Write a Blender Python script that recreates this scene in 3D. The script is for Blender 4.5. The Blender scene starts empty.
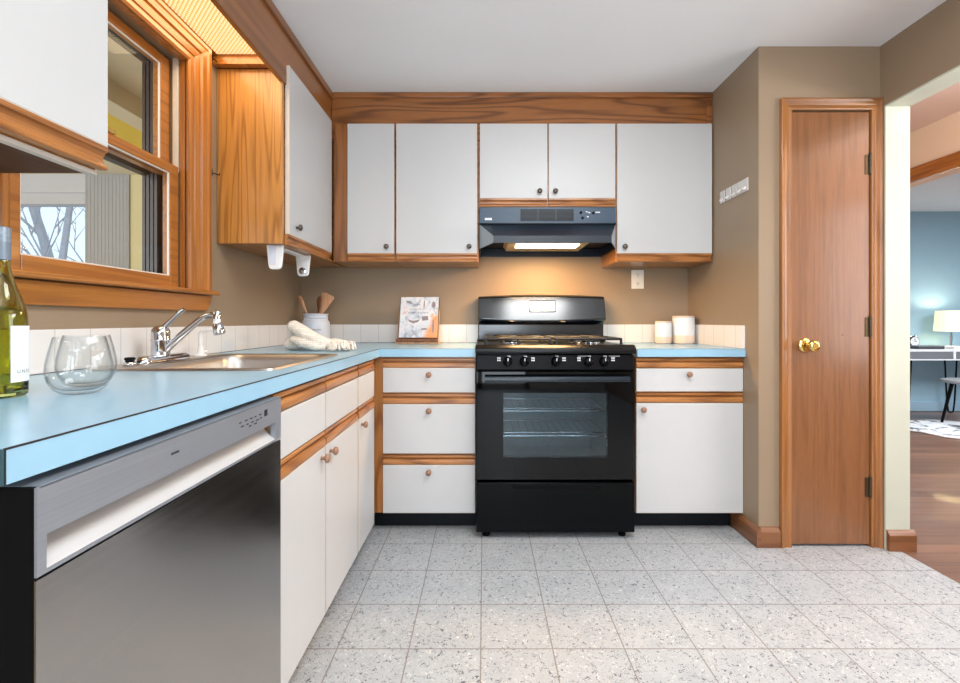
import bpy, bmesh, math, random
from mathutils import Vector, Matrix

random.seed(7)
sc = bpy.context.scene
col = sc.collection
PI = math.pi

# ------------------------------------------------------------------ camera
FPX = 458.0            # focal length in pixels of the 960x683 frame
cam_d = bpy.data.cameras.new('camera')
cam_d.sensor_fit = 'HORIZONTAL'
cam_d.sensor_width = 36.0
cam_d.lens = FPX / 960 * 36.0
cam_d.shift_x = -4.0 / 960
cam_d.shift_y = -20.5 / 960
cam_d.clip_start = 0.02
cam = bpy.data.objects.new('camera', cam_d)
cam.location = (0, 0, 1.05)
cam.rotation_euler = (PI / 2, 0, 0)
col.objects.link(cam)
sc.camera = cam

# ------------------------------------------------------------------ world, big lights, exposure
W = bpy.data.worlds.new('sky'); sc.world = W; W.use_nodes = True
bg = W.node_tree.nodes['Background']
bg.inputs[0].default_value = (0.70, 0.83, 1.0, 1); bg.inputs[1].default_value = 1.6

def area(name, loc, rot, sx, sy, power, color=(1, 1, 1), spread=180):
    d = bpy.data.lights.new(name, 'AREA'); d.shape = 'RECTANGLE'; d.size = sx; d.size_y = sy
    d.energy = power; d.color = color; d.spread = math.radians(spread)
    o = bpy.data.objects.new(name, d); o.location = loc; o.rotation_euler = rot; col.objects.link(o); return o
# daylight of the dining-room window behind the camera
area('dining_window_light', (-0.15, -2.72, 1.15), (PI/2, 0, 0), 1.7, 2.1, 64, (0.86, 0.94, 1.0))
# unseen upward fill behind the camera, added to brighten the ceiling by bounce
area('bounce_fill_light', (0.75, -0.55, 1.60), (PI, 0, 0), 0.7, 0.7, 37, (0.92, 0.98, 1.0))
# fill lights added just under the ceiling, out of view, no fixtures there
area('kitchen_fill_light', (0.55, 0.95, 2.29), (0, 0, 0), 0.8, 0.8, 33, (0.95, 0.99, 1.0))
area('dining_fill_light', (0.6, -1.5, 2.27), (0, 0, 0), 0.7, 0.7, 24, (0.95, 0.98, 1.0))
# invented fill lights that brighten the hall and the office
area('hall_fill_light', (2.40, 1.2, 1.9), (PI, 0, 0), 0.5, 0.8, 46, (1.0, 0.98, 0.96))
area('office_fill_light', (4.9, 2.6, 2.28), (0, 0, 0), 1.6, 1.6, 145, (0.95, 0.97, 1.0))
# side fill added in the hall to lighten the left cabinet doors
area('hall_side_fill_light', (2.86, 1.0, 1.35), (0, PI/2, 0), 1.2, 1.1, 24, (0.95, 0.98, 1.0))
# porch: unseen fill added to brighten it like daylight
area('porch_fill_light', (-3.2, 0.4, 1.6), (PI/2, 0, 0), 1.8, 1.4, 60, (1.0, 0.98, 0.94))

vs = sc.view_settings
sc.display_settings.display_device = 'sRGB'
vs.view_transform = 'Standard'; vs.look = 'None'; vs.gamma = 1.0; vs.use_curve_mapping = False
vs.exposure = 0.0

# ------------------------------------------------------------------ materials
def lin(r, g, b):
    f = lambda c: (c/255)/12.92 if c/255 <= 0.04045 else ((c/255 + 0.055)/1.055)**2.4
    return (f(r), f(g), f(b), 1)

def newmat(name):
    m = bpy.data.materials.new(name); m.use_nodes = True
    return m, m.node_tree, m.node_tree.nodes['Principled BSDF']

def setp(b, **k):
    names = {'rough': 'Roughness', 'metal': 'Metallic', 'spec': 'Specular IOR Level', 'trans': 'Transmission Weight',
             'ior': 'IOR', 'coat': 'Coat Weight', 'coatr': 'Coat Roughness', 'aniso': 'Anisotropic', 'alpha': 'Alpha',
             'sss': 'Subsurface Weight', 'emis': 'Emission Strength'}
    for q, v in k.items(): b.inputs[names[q]].default_value = v

def mat(name, rgb, noise=0.0, nscale=8.0, bump=0.0, bscale=200.0, **k):
    m, t, b = newmat(name)
    b.inputs['Base Color'].default_value = lin(*rgb)
    setp(b, **{**dict(rough=0.5), **k})
    tc = t.nodes.new('ShaderNodeTexCoord')
    if noise:
        n = t.nodes.new('ShaderNodeTexNoise'); n.inputs['Scale'].default_value = nscale; n.inputs['Detail'].default_value = 4
        t.links.new(tc.outputs['Object'], n.inputs['Vector'])
        mx = t.nodes.new('ShaderNodeMix'); mx.data_type = 'RGBA'
        c = lin(*rgb)
        mx.inputs[6].default_value = tuple(x*(1-noise) for x in c[:3]) + (1,)
        mx.inputs[7].default_value = tuple(min(1, x*(1+noise)) for x in c[:3]) + (1,)
        t.links.new(n.outputs['Fac'], mx.inputs[0]); t.links.new(mx.outputs[2], b.inputs['Base Color'])
    if bump:
        n2 = t.nodes.new('ShaderNodeTexNoise'); n2.inputs['Scale'].default_value = bscale; n2.inputs['Detail'].default_value = 3
        t.links.new(tc.outputs['Object'], n2.inputs['Vector'])
        bp = t.nodes.new('ShaderNodeBump'); bp.inputs['Strength'].default_value = bump; bp.inputs['Distance'].default_value = 0.002
        t.links.new(n2.outputs['Fac'], bp.inputs['Height']); t.links.new(bp.outputs['Normal'], b.inputs['Normal'])
    return m

def mathn(t, op, a, b=None, c=None):
    n = t.nodes.new('ShaderNodeMath'); n.operation = op
    for i, v in enumerate((a, b, c)):
        if v is None: continue
        if isinstance(v, (int, float)): n.inputs[i].default_value = v
        else: t.links.new(v, n.inputs[i])
    return n.outputs[0]

def ramp(t, fac, stops):
    r = t.nodes.new('ShaderNodeValToRGB')
    e = r.color_ramp.elements
    while len(e) < len(stops): e.new(0.5)
    for el, (p, c) in zip(e, stops): el.position = p; el.color = c
    t.links.new(fac, r.inputs[0]); return r.outputs[0]

def mixc(t, fac, a, b, blend='MIX'):
    n = t.nodes.new('ShaderNodeMix'); n.data_type = 'RGBA'; n.blend_type = blend
    for i, v in ((0, fac), (6, a), (7, b)):
        if isinstance(v, (int, float)): n.inputs[i].default_value = v
        elif isinstance(v, tuple): n.inputs[i].default_value = v
        else: t.links.new(v, n.inputs[i])
    return n.outputs[2]

def wood(name, light, dark, axis='Z', across=9.0, along=0.9, rings=9.0, line=0.55, rough=0.32, coat=0.3, fibre=0.35):
    """oak-like: contour lines of a stretched noise give cathedral grain, a second one the pores"""
    m, t, b = newmat(name)
    tc = t.nodes.new('ShaderNodeTexCoord'); oi = t.nodes.new('ShaderNodeObjectInfo')
    add = t.nodes.new('ShaderNodeVectorMath'); add.operation = 'ADD'
    cmb = t.nodes.new('ShaderNodeCombineXYZ')
    off = mathn(t, 'MULTIPLY', oi.outputs['Random'], 23.0)
    for i in range(3): t.links.new(off, cmb.inputs[i])
    t.links.new(tc.outputs['Object'], add.inputs[0]); t.links.new(cmb.outputs[0], add.inputs[1])
    def mapped(ac, al):
        mp = t.nodes.new('ShaderNodeMapping')
        s = [ac, ac, ac]; s['XYZ'.index(axis)] = al
        mp.inputs['Scale'].default_value = s
        t.links.new(add.outputs[0], mp.inputs['Vector']); return mp.outputs[0]
    n = t.nodes.new('ShaderNodeTexNoise'); n.inputs['Scale'].default_value = 1.0; n.inputs['Detail'].default_value = 1.2
    n.inputs['Roughness'].default_value = 0.35
    t.links.new(mapped(across, along), n.inputs['Vector'])
    w = mathn(t, 'MULTIPLY', n.outputs['Fac'], rings * 2 * PI)
    s = mathn(t, 'SINE', w); s = mathn(t, 'MULTIPLY_ADD', s, 0.5, 0.5)
    s = mathn(t, 'POWER', s, 3.0)
    n2 = t.nodes.new('ShaderNodeTexNoise'); n2.inputs['Scale'].default_value = 1.0; n2.inputs['Detail'].default_value = 3
    t.links.new(mapped(across*28, along*10), n2.inputs['Vector'])
    f2 = mathn(t, 'MULTIPLY_ADD', n2.outputs['Fac'], 2.2, -0.6)
    n3 = t.nodes.new('ShaderNodeTexNoise'); n3.inputs['Scale'].default_value = 1.0; n3.inputs['Detail'].default_value = 2
    t.links.new(mapped(across*1.7, along*0.8), n3.inputs['Vector'])
    fac = mathn(t, 'MULTIPLY', s, line)
    fac = mathn(t, 'MULTIPLY_ADD', f2, fibre, fac)
    fac = mathn(t, 'MULTIPLY_ADD', n3.outputs['Fac'], 0.25, fac)
    fac = mathn(t, 'SUBTRACT', fac, 0.12)
    c = ramp(t, fac, [(0.0, lin(*light)), (1.0, lin(*dark))])
    t.links.new(c, b.inputs['Base Color'])
    setp(b, rough=rough, coat=coat, coatr=0.15)
    bp = t.nodes.new('ShaderNodeBump'); bp.inputs['Strength'].default_value = 0.08; bp.inputs['Distance'].default_value = 0.001
    t.links.new(fac, bp.inputs['Height']); t.links.new(bp.outputs['Normal'], b.inputs['Normal'])
    return m

M = {}
OAK_L, OAK_D = (184, 122, 66), (112, 62, 26)
for ax in 'XYZ':
    M['oak' + ax] = wood('oak_' + ax, OAK_L, OAK_D, ax)
    M['trim' + ax] = wood('window_wood_' + ax, (180, 114, 48), (112, 60, 18), ax, across=24, along=0.9, rings=4, line=0.35)
M['soffit'] = wood('soffit_oak', (160, 100, 50), (88, 48, 18), 'X', across=9, along=0.9, rings=10, line=0.6)
M['soffitY'] = wood('soffit_oak_side', (158, 100, 50), (102, 58, 22), 'Y', across=12, along=0.4, rings=5, line=0.5)
M['stile'] = wood('corner_stile_oak', (160, 100, 50), (94, 52, 20), 'Z', across=12, along=0.8, rings=6, line=0.5)
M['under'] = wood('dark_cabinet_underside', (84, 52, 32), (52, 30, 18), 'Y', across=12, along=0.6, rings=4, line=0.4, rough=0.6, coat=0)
M['panel'] = wood('cabinet_side_oak', (198, 138, 68), (122, 70, 26), 'Z', across=16, along=0.8, rings=8, line=0.45)
M['door'] = wood('door_veneer', (147, 97, 61), (95, 58, 34), 'Z', across=22, along=0.9, rings=4, line=0.22, fibre=0.55, rough=0.35)
M['casing'] = wood('door_casing_wood', (168, 110, 58), (106, 60, 26), 'Z', across=14, along=0.8, rings=4, line=0.4)
M['casingX'] = wood('door_head_wood', (160, 104, 54), (102, 58, 26), 'X', across=14, along=0.8, rings=4, line=0.4)
M['baseX'] = wood('baseboard_wood_x', (140, 90, 56), (86, 50, 28), 'X', across=14, along=0.8, rings=4, line=0.4)
M['baseY'] = wood('baseboard_wood_y', (140, 90, 56), (86, 50, 28), 'Y', across=14, along=0.8, rings=4, line=0.4)
M['spoon'] = wood('utensil_wood', (206, 156, 118), (150, 98, 66), 'Z', across=40, along=4, rings=3, line=0.4, coat=0)
M['spoondark'] = wood('utensil_dark_wood', (140, 92, 66), (84, 50, 32), 'Z', across=40, along=4, rings=3, line=0.4, coat=0)
M['stand'] = wood('bookstand_wood', (206, 164, 130), (150, 104, 72), 'Z', across=30, along=2, rings=4, line=0.3, coat=0)
M['taupe'] = mat('taupe_paint', (149, 128, 105), noise=0.04, nscale=3, bump=0.05, bscale=300, rough=0.45)
M['ceil'] = mat('ceiling_paint', (234, 235, 237), noise=0.03, nscale=2.5, bump=0.05, bscale=120, rough=0.8)
M['cream'] = mat('cream_trim_paint', (198, 201, 185), noise=0.02, rough=0.45)
M['pink'] = mat('hall_ceiling_paint', (214, 192, 182), noise=0.02, rough=0.8)
M['peach'] = mat('hall_wall_paint', (232, 212, 190), noise=0.02, rough=0.7)
M['offwhite'] = mat('offwhite_paint', (222, 218, 212), noise=0.02, rough=0.7)
M['officeceil'] = mat('office_ceiling_paint', (222, 228, 236), noise=0.05, nscale=3, rough=0.8)
M['blue'] = mat('blue_paint', (150, 184, 203), noise=0.03, rough=0.6)
M['bluebase'] = mat('pale_blue_baseboard_paint', (150, 180, 200), noise=0.02, rough=0.5)
M['beige'] = mat('porch_beige_paint', (222, 206, 172), noise=0.04, rough=0.8)
M['yellow'] = mat('porch_yellow_paint', (226, 190, 70), noise=0.05, rough=0.8)
M['greypanel'] = mat('porch_grey_panel', (160, 156, 152), noise=0.06, nscale=20, rough=0.8)
M['porchwhite'] = mat('porch_white_paint', (188, 184, 182), noise=0.02, rough=0.7)
M['bark'] = mat('bark', (176, 172, 174), noise=0.25, nscale=12, rough=0.9)
M['lam'] = mat('white_laminate', (198, 197, 197), noise=0.012, nscale=30, rough=0.38)
M['lamedge'] = mat('laminate_edge', (216, 206, 194), noise=0.01, rough=0.4)
M['black'] = mat('black_enamel', (4, 6, 8), noise=0.1, rough=0.08, spec=0.14)
M['blackmat'] = mat('black_matte', (6, 7, 9), noise=0.1, rough=0.5, spec=0.12)
M['hoodfront'] = mat('hood_slate_enamel', (48, 70, 92), noise=0.05, rough=0.35)
M['hood'] = mat('hood_dark_enamel', (24, 34, 46), noise=0.05, rough=0.3)
M['hoodside'] = mat('hood_grey_side', (146, 156, 164), noise=0.05, rough=0.35)
M['iron'] = mat('cast_iron', (22, 22, 24), noise=0.2, nscale=60, bump=0.2, rough=0.42)
M['toe'] = mat('black_toe_vinyl', (12, 17, 23), noise=0.2, rough=0.5, spec=0.2)
M['chrome'] = mat('chrome', (196, 197, 202), rough=0.08, metal=1.0)
M['brass'] = mat('brass', (226, 196, 120), rough=0.16, metal=1.0)
M['bronze'] = mat('aged_hinge_brass', (92, 78, 60), noise=0.3, nscale=60, rough=0.5, metal=0.8)
M['knobwood'] = mat('brown_knob', (150, 112, 88), noise=0.1, nscale=40, rough=0.3)
M['knobdark'] = mat('pewter_knob', (96, 86, 78), noise=0.1, nscale=40, rough=0.28, metal=0.5)
M['plastic'] = mat('white_plastic', (234, 234, 236), noise=0.01, rough=0.35)
M['ivory'] = mat('outlet_plastic', (236, 232, 226), noise=0.01, rough=0.35)
M['darkslot'] = mat('dark_slot', (30, 28, 28), noise=0.05, rough=0.6)
M['hook'] = mat('frosted_hook_plastic', (206, 200, 196), noise=0.04, rough=0.25, spec=0.6)
M['ceramic'] = mat('glazed_white_ceramic', (234, 234, 236), noise=0.015, rough=0.22)
M['crock'] = mat('pale_blue_grey_stoneware', (212, 218, 230), noise=0.02, rough=0.3)
M['clay'] = mat('bare_clay', (230, 204, 184), noise=0.06, nscale=80, rough=0.8)
M['lidwood'] = mat('pale_lid', (222, 200, 184), noise=0.06, nscale=40, rough=0.6)
M['whitemark'] = mat('white_printing', (226, 228, 232), noise=0.01, rough=0.5)
M['darkmark'] = mat('dark_printing', (44, 46, 52), noise=0.01, rough=0.5)
M['capsule'] = mat('pale_blue_capsule', (138, 150, 164), noise=0.03, rough=0.32, metal=0.4)
M['paper'] = mat('white_paper', (236, 238, 242), noise=0.01, rough=0.7)
M['pages'] = mat('book_pages', (222, 212, 190), noise=0.08, nscale=200, rough=0.8)
M['spine'] = mat('dark_book_spine', (34, 40, 52), noise=0.1, rough=0.5)
M['vinyldark'] = mat('dark_brown_track', (58, 48, 42), noise=0.1, rough=0.4)
M['trackwhite'] = mat('white_track', (222, 214, 202), noise=0.04, rough=0.4)
M['deskwhite'] = mat('desk_white', (228, 232, 236), noise=0.01, rough=0.4)
M['deskgrey'] = mat('desk_grey', (112, 116, 122), noise=0.03, rough=0.5)
M['laptop'] = mat('laptop_dark', (66, 70, 78), noise=0.03, rough=0.4)
M['seatgrey'] = mat('stool_seat_grey', (150, 156, 162), noise=0.06, nscale=30, rough=0.7)

def glassmat(name, tint=(1, 1, 1), rough=0.0, ior=1.45):
    m, t, b = newmat(name)
    b.inputs['Base Color'].default_value = (*tint, 1); setp(b, trans=1.0, rough=rough, ior=ior); return m
def schlick(t, f0=0.04):
    lw = t.nodes.new('ShaderNodeLayerWeight'); lw.inputs[0].default_value = 0.5
    return mathn(t, 'MULTIPLY_ADD', mathn(t, 'POWER', lw.outputs['Facing'], 5.0), 1.0-f0, f0)
def thinglass(name):
    m, t, b = newmat(name); t.nodes.remove(b)
    o = t.nodes['Material Output']; tr = t.nodes.new('ShaderNodeBsdfTransparent'); gl = t.nodes.new('ShaderNodeBsdfGlossy')
    gl.inputs['Roughness'].default_value = 0.0
    lw = t.nodes.new('ShaderNodeLayerWeight'); lw.inputs[0].default_value = 0.5
    f = mathn(t, 'POWER', lw.outputs['Facing'], 5.0)
    t.links.new(mixc(t, f, (0.985, 0.99, 0.99, 1), (0.40, 0.44, 0.46, 1)), tr.inputs[0])
    mx = t.nodes.new('ShaderNodeMixShader'); t.links.new(mathn(t, 'MULTIPLY', schlick(t), 0.7), mx.inputs[0])
    t.links.new(tr.outputs[0], mx.inputs[1]); t.links.new(gl.outputs[0], mx.inputs[2]); t.links.new(mx.outputs[0], o.inputs[0]); return m
M['glass'] = thinglass('clear_glass')
M['bottle'] = glassmat('green_bottle_glass', (0.62, 0.66, 0.22))
M['wine'] = glassmat('white_wine', (0.66, 0.58, 0.05), ior=1.34)

def pane(name, tint, refl):
    m, t, b = newmat(name); t.nodes.remove(b)
    o = t.nodes['Material Output']; tr = t.nodes.new('ShaderNodeBsdfTransparent'); gl = t.nodes.new('ShaderNodeBsdfGlossy')
    tr.inputs[0].default_value = (*tint, 1); gl.inputs['Roughness'].default_value = 0.01
    mx = t.nodes.new('ShaderNodeMixShader')
    t.links.new(mathn(t, 'MULTIPLY', schlick(t), refl), mx.inputs[0])
    t.links.new(tr.outputs[0], mx.inputs[1]); t.links.new(gl.outputs[0], mx.inputs[2]); t.links.new(mx.outputs[0], o.inputs[0]); return m
M['pane'] = pane('window_pane', (0.95, 0.96, 0.96), 0.3)
M['ovenglass'] = pane('oven_window_glass', (0.66, 0.73, 0.76), 1.2)

def emis(name, rgb, s):
    m, t, b = newmat(name); b.inputs['Base Color'].default_value = lin(*rgb)
    b.inputs['Emission Color'].default_value = lin(*rgb); setp(b, emis=s, rough=0.5); return m
M['lens'] = emis('hood_lamp_lens', (255, 236, 196), 5.0)

def floor_tiles():
    m, t, b = newmat('speckled_vinyl_tile')
    tc = t.nodes.new('ShaderNodeTexCoord'); P = tc.outputs['Object']
    sx = t.nodes.new('ShaderNodeSeparateXYZ'); t.links.new(P, sx.inputs[0])
    S, X0, Y0 = 0.2303, -0.0104, 1.467
    u = mathn(t, 'DIVIDE', mathn(t, 'SUBTRACT', sx.outputs[0], X0), S)
    v = mathn(t, 'DIVIDE', mathn(t, 'SUBTRACT', sx.outputs[1], Y0), S)
    def edge(w):
        f = mathn(t, 'FRACT', w); return mathn(t, 'MINIMUM', f, mathn(t, 'SUBTRACT', 1.0, f))
    e = mathn(t, 'MINIMUM', edge(u), edge(v))
    seam = mathn(t, 'LESS_THAN', e, 0.0095)
    cell = t.nodes.new('ShaderNodeCombineXYZ')
    t.links.new(mathn(t, 'FLOOR', u), cell.inputs[0]); t.links.new(mathn(t, 'FLOOR', v), cell.inputs[1])
    wn = t.nodes.new('ShaderNodeTexWhiteNoise'); t.links.new(cell.outputs[0], wn.inputs[0])
    # per-tile offset so the fleck pattern differs from tile to tile
    va = t.nodes.new('ShaderNodeVectorMath'); va.operation = 'MULTIPLY_ADD'
    t.links.new(wn.outputs['Color'], va.inputs[0]); va.inputs[1].default_value = (7, 7, 7); t.links.new(P, va.inputs[2])
    def noise(scale, det=2, dist=0.0):
        n = t.nodes.new('ShaderNodeTexNoise'); n.inputs['Scale'].default_value = scale; n.inputs['Detail'].default_value = det
        n.inputs['Distortion'].default_value = dist; t.links.new(va.outputs[0], n.inputs['Vector']); return n.outputs['Fac']
    base = mixc(t, noise(14, 4), lin(156, 160, 165), lin(186, 188, 189))
    base = mixc(t, mathn(t, 'MULTIPLY', wn.outputs['Value'], 0.16), base, lin(170, 172, 176))
    n1 = noise(58, 1.5, 0.7)
    band = mathn(t, 'LESS_THAN', mathn(t, 'ABSOLUTE', mathn(t, 'SUBTRACT', n1, 0.5)), 0.021)
    mask = mathn(t, 'GREATER_THAN', noise(70, 0), 0.55)
    dk = mathn(t, 'MULTIPLY', band, mask)
    c = mixc(t, mathn(t, 'MULTIPLY', dk, 0.9), base, lin(74, 76, 86))
    n2 = noise(60, 1.0, 0.4)
    wb = mathn(t, 'MULTIPLY', mathn(t, 'LESS_THAN', mathn(t, 'ABSOLUTE', mathn(t, 'SUBTRACT', n2, 0.47)), 0.018), mathn(t, 'LESS_THAN', noise(80, 0), 0.40))
    c = mixc(t, mathn(t, 'MULTIPLY', wb, 0.6), c, lin(230, 228, 222))
    c = mixc(t, mathn(t, 'MULTIPLY', mathn(t, 'GREATER_THAN', noise(180, 1), 0.66), 0.5), c, lin(110, 110, 116))
    c = mixc(t, mathn(t, 'MULTIPLY', seam, 0.85), c, lin(122, 114, 108))
    t.links.new(c, b.inputs['Base Color']); setp(b, rough=0.42, spec=0.4)
    return m
M['tilefloor'] = floor_tiles()

def hardwood():
    m, t, b = newmat('dark_hardwood_boards')
    tc = t.nodes.new('ShaderNodeTexCoord'); sx = t.nodes.new('ShaderNodeSeparateXYZ'); t.links.new(tc.outputs['Object'], sx.inputs[0])
    v = mathn(t, 'DIVIDE', sx.outputs[1], 0.083)
    f = mathn(t, 'FRACT', v); seam = mathn(t, 'LESS_THAN', f, 0.05)
    cell = mathn(t, 'FLOOR', v); wn = t.nodes.new('ShaderNodeTexWhiteNoise'); wn.noise_dimensions = '1D'; t.links.new(cell, wn.inputs['W'])
    mp = t.nodes.new('ShaderNodeMapping'); mp.inputs['Scale'].default_value = (2, 40, 2); t.links.new(tc.outputs['Object'], mp.inputs[0])
    n = t.nodes.new('ShaderNodeTexNoise'); n.inputs['Scale'].default_value = 1.5; n.inputs['Detail'].default_value = 4; t.links.new(mp.outputs[0], n.inputs['Vector'])
    fac = mathn(t, 'MULTIPLY_ADD', wn.outputs['Value'], 0.45, mathn(t, 'MULTIPLY', n.outputs['Fac'], 0.6))
    c = ramp(t, fac, [(0.1, lin(92, 62, 46)), (0.9, lin(150, 108, 84))])
    c = mixc(t, mathn(t, 'MULTIPLY', seam, 0.7), c, lin(48, 30, 22))
    t.links.new(c, b.inputs['Base Color']); setp(b, rough=0.35, coat=0.2); return m
M['hardwood'] = hardwood()

def tiles(name, axis):
    m, t, b = newmat(name)
    tc = t.nodes.new('ShaderNodeTexCoord'); sx = t.nodes.new('ShaderNodeSeparateXYZ'); t.links.new(tc.outputs['Object'], sx.inputs[0])
    u = mathn(t, 'DIVIDE', sx.outputs[0 if axis == 'X' else 1], 0.110)
    f = mathn(t, 'FRACT', u); e = mathn(t, 'MINIMUM', f, mathn(t, 'SUBTRACT', 1.0, f))
    seam = mathn(t, 'LESS_THAN', e, 0.014)
    c = mixc(t, mathn(t, 'MULTIPLY', seam, 0.6), lin(228, 222, 218), lin(176, 166, 158))
    t.links.new(c, b.inputs['Base Color']); setp(b, rough=0.22); return m
M['tileX'] = tiles('white_wall_tile_x', 'X'); M['tileY'] = tiles('white_wall_tile_y', 'Y')

def counter_mat():
    m, t, b = newmat('pale_blue_laminate')
    tc = t.nodes.new('ShaderNodeTexCoord')
    n = t.nodes.new('ShaderNodeTexNoise'); n.inputs['Scale'].default_value = 6; n.inputs['Detail'].default_value = 5; t.links.new(tc.outputs['Object'], n.inputs['Vector'])
    c = mixc(t, n.outputs['Fac'], lin(141, 182, 206), lin(156, 195, 218))
    t.links.new(c, b.inputs['Base Color']); setp(b, rough=0.24, spec=0.5); return m
M['counter'] = counter_mat()

def brushed(name, rgb, axis_stretch, rough, metal=1.0, bump=0.0):
    m, t, b = newmat(name)
    tc = t.nodes.new('ShaderNodeTexCoord'); mp = t.nodes.new('ShaderNodeMapping'); mp.inputs['Scale'].default_value = axis_stretch
    t.links.new(tc.outputs['Object'], mp.inputs[0])
    n = t.nodes.new('ShaderNodeTexNoise'); n.inputs['Scale'].default_value = 1; n.inputs['Detail'].default_value = 3; t.links.new(mp.outputs[0], n.inputs['Vector'])
    c = lin(*rgb)
    t.links.new(mixc(t, n.outputs['Fac'], tuple(x*0.9 for x in c[:3])+(1,), tuple(min(1, x*1.1) for x in c[:3])+(1,)), b.inputs['Base Color'])
    setp(b, metal=metal)
    t.links.new(mathn(t, 'MULTIPLY_ADD', n.outputs['Fac'], 0.10, rough-0.05), b.inputs['Roughness'])
    bp = t.nodes.new('ShaderNodeBump'); bp.inputs['Strength'].default_value = bump; bp.inputs['Distance'].default_value = 0.001
    t.links.new(n.outputs['Fac'], bp.inputs['Height']); t.links.new(bp.outputs['Normal'], b.inputs['Normal'])
    return m
M['steel'] = brushed('brushed_stainless', (172, 170, 168), (2, 2, 500), 0.19)
for _m in (M['steel'],):
    _t = _m.node_tree; _b = _t.nodes['Principled BSDF']; _tg = _t.nodes.new('ShaderNodeTangent'); _tg.direction_type = 'RADIAL'; _tg.axis = 'Z'
    _b.inputs['Anisotropic'].default_value = 0.9; _b.inputs['Anisotropic Rotation'].default_value = 0.25; _t.links.new(_tg.outputs[0], _b.inputs['Tangent'])
M['steelpanel'] = brushed('grey_control_panel', (156, 160, 168), (3, 3, 300), 0.42, 0.6)
M['steelscoop'] = brushed('pale_handle_scoop', (196, 194, 194), (3, 3, 300), 0.45, 0.2)
M['sinksteel'] = brushed('sink_stainless', (196, 190, 184), (3, 120, 3), 0.36)

def diffuser():
    m, t, b = newmat('lit_diffuser_panel')
    tc = t.nodes.new('ShaderNodeTexCoord'); mp = t.nodes.new('ShaderNodeMapping')
    mp.inputs['Scale'].default_value = (1/0.012,)*3; mp.inputs['Rotation'].default_value = (0, 0, PI/4); t.links.new(tc.outputs['Object'], mp.inputs[0])
    sx = t.nodes.new('ShaderNodeSeparateXYZ'); t.links.new(mp.outputs[0], sx.inputs[0])
    def tri(w):
        f = mathn(t, 'FRACT', w); return mathn(t, 'MULTIPLY', mathn(t, 'MINIMUM', f, mathn(t, 'SUBTRACT', 1.0, f)), 2.0)
    d = mathn(t, 'MULTIPLY', tri(sx.outputs[0]), tri(sx.outputs[1]))
    c = ramp(t, d, [(0.0, lin(214, 150, 70)), (0.35, lin(255, 226, 170)), (1.0, lin(255, 246, 222))])
    t.links.new(c, b.inputs['Emission Color']); t.links.new(c, b.inputs['Base Color']); setp(b, emis=1.0, rough=0.4); return m
M['diffuser'] = diffuser()

def fabric():
    m, t, b = newmat('waffle_weave_cotton')
    tc = t.nodes.new('ShaderNodeTexCoord'); vo = t.nodes.new('ShaderNodeTexVoronoi'); vo.inputs['Scale'].default_value = 105; vo.inputs['Randomness'].default_value = 0.25
    t.links.new(tc.outputs['Object'], vo.inputs['Vector'])
    h = mathn(t, 'MINIMUM', mathn(t, 'MULTIPLY', vo.outputs['Distance'], 1.5), 1.0)
    c = mixc(t, h, lin(206, 190, 172), lin(240, 232, 222)); t.links.new(c, b.inputs['Base Color']); setp(b, rough=0.95)
    bp = t.nodes.new('ShaderNodeBump'); bp.inputs['Strength'].default_value = 0.6; bp.inputs['Distance'].default_value = 0.002
    t.links.new(h, bp.inputs['Height']); t.links.new(bp.outputs['Normal'], b.inputs['Normal']); return m
M['towel'] = fabric()

def cover():
    m, t, b = newmat('printed_book_cover')
    tc = t.nodes.new('ShaderNodeTexCoord')
    n = t.nodes.new('ShaderNodeTexNoise'); n.inputs['Scale'].default_value = 16; n.inputs['Detail'].default_value = 3; n.inputs['Distortion'].default_value = 1.0
    t.links.new(tc.outputs['Object'], n.inputs['Vector'])
    c = ramp(t, n.outputs['Fac'], [(0.28, lin(120, 128, 146)), (0.45, lin(196, 206, 222)), (0.6, lin(226, 226, 232)), (0.75, lin(210, 180, 176))])
    sx = t.nodes.new('ShaderNodeSeparateXYZ'); t.links.new(tc.outputs['Object'], sx.inputs[0])
    w = mathn(t, 'SUBTRACT', mathn(t, 'ADD', mathn(t, 'MULTIPLY', sx.outputs[0], 6.5), mathn(t, 'MULTIPLY', n.outputs['Fac'], 0.9)), mathn(t, 'MULTIPLY', sx.outputs[2], 3.4))
    o = ramp(t, w, [(0.40, (0, 0, 0, 1)), (0.58, (1, 1, 1, 1))])
    c = mixc(t, o, c, lin(226, 158, 112))
    t.links.new(c, b.inputs['Base Color']); setp(b, rough=0.25); return m
M['cover'] = cover()

def rug():
    m, t, b = newmat('mottled_rug'); tc = t.nodes.new('ShaderNodeTexCoord')
    n = t.nodes.new('ShaderNodeTexNoise'); n.inputs['Scale'].default_value = 5; n.inputs['Detail'].default_value = 4; n.inputs['Distortion'].default_value = 1.5
    t.links.new(tc.outputs['Object'], n.inputs['Vector'])
    c = ramp(t, n.outputs['Fac'], [(0.38, lin(96, 100, 108)), (0.46, lin(226, 230, 236)), (0.7, lin(240, 242, 246))])
    t.links.new(c, b.inputs['Base Color']); setp(b, rough=0.95); return m
M['rug'] = rug()

def shade():
    m, t, b = newmat('lit_lampshade'); b.inputs['Base Color'].default_value = lin(240, 232, 205)
    b.inputs['Emission Color'].default_value = lin(255, 240, 196); setp(b, emis=0.75, rough=0.8); return m
M['shade'] = shade()

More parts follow.
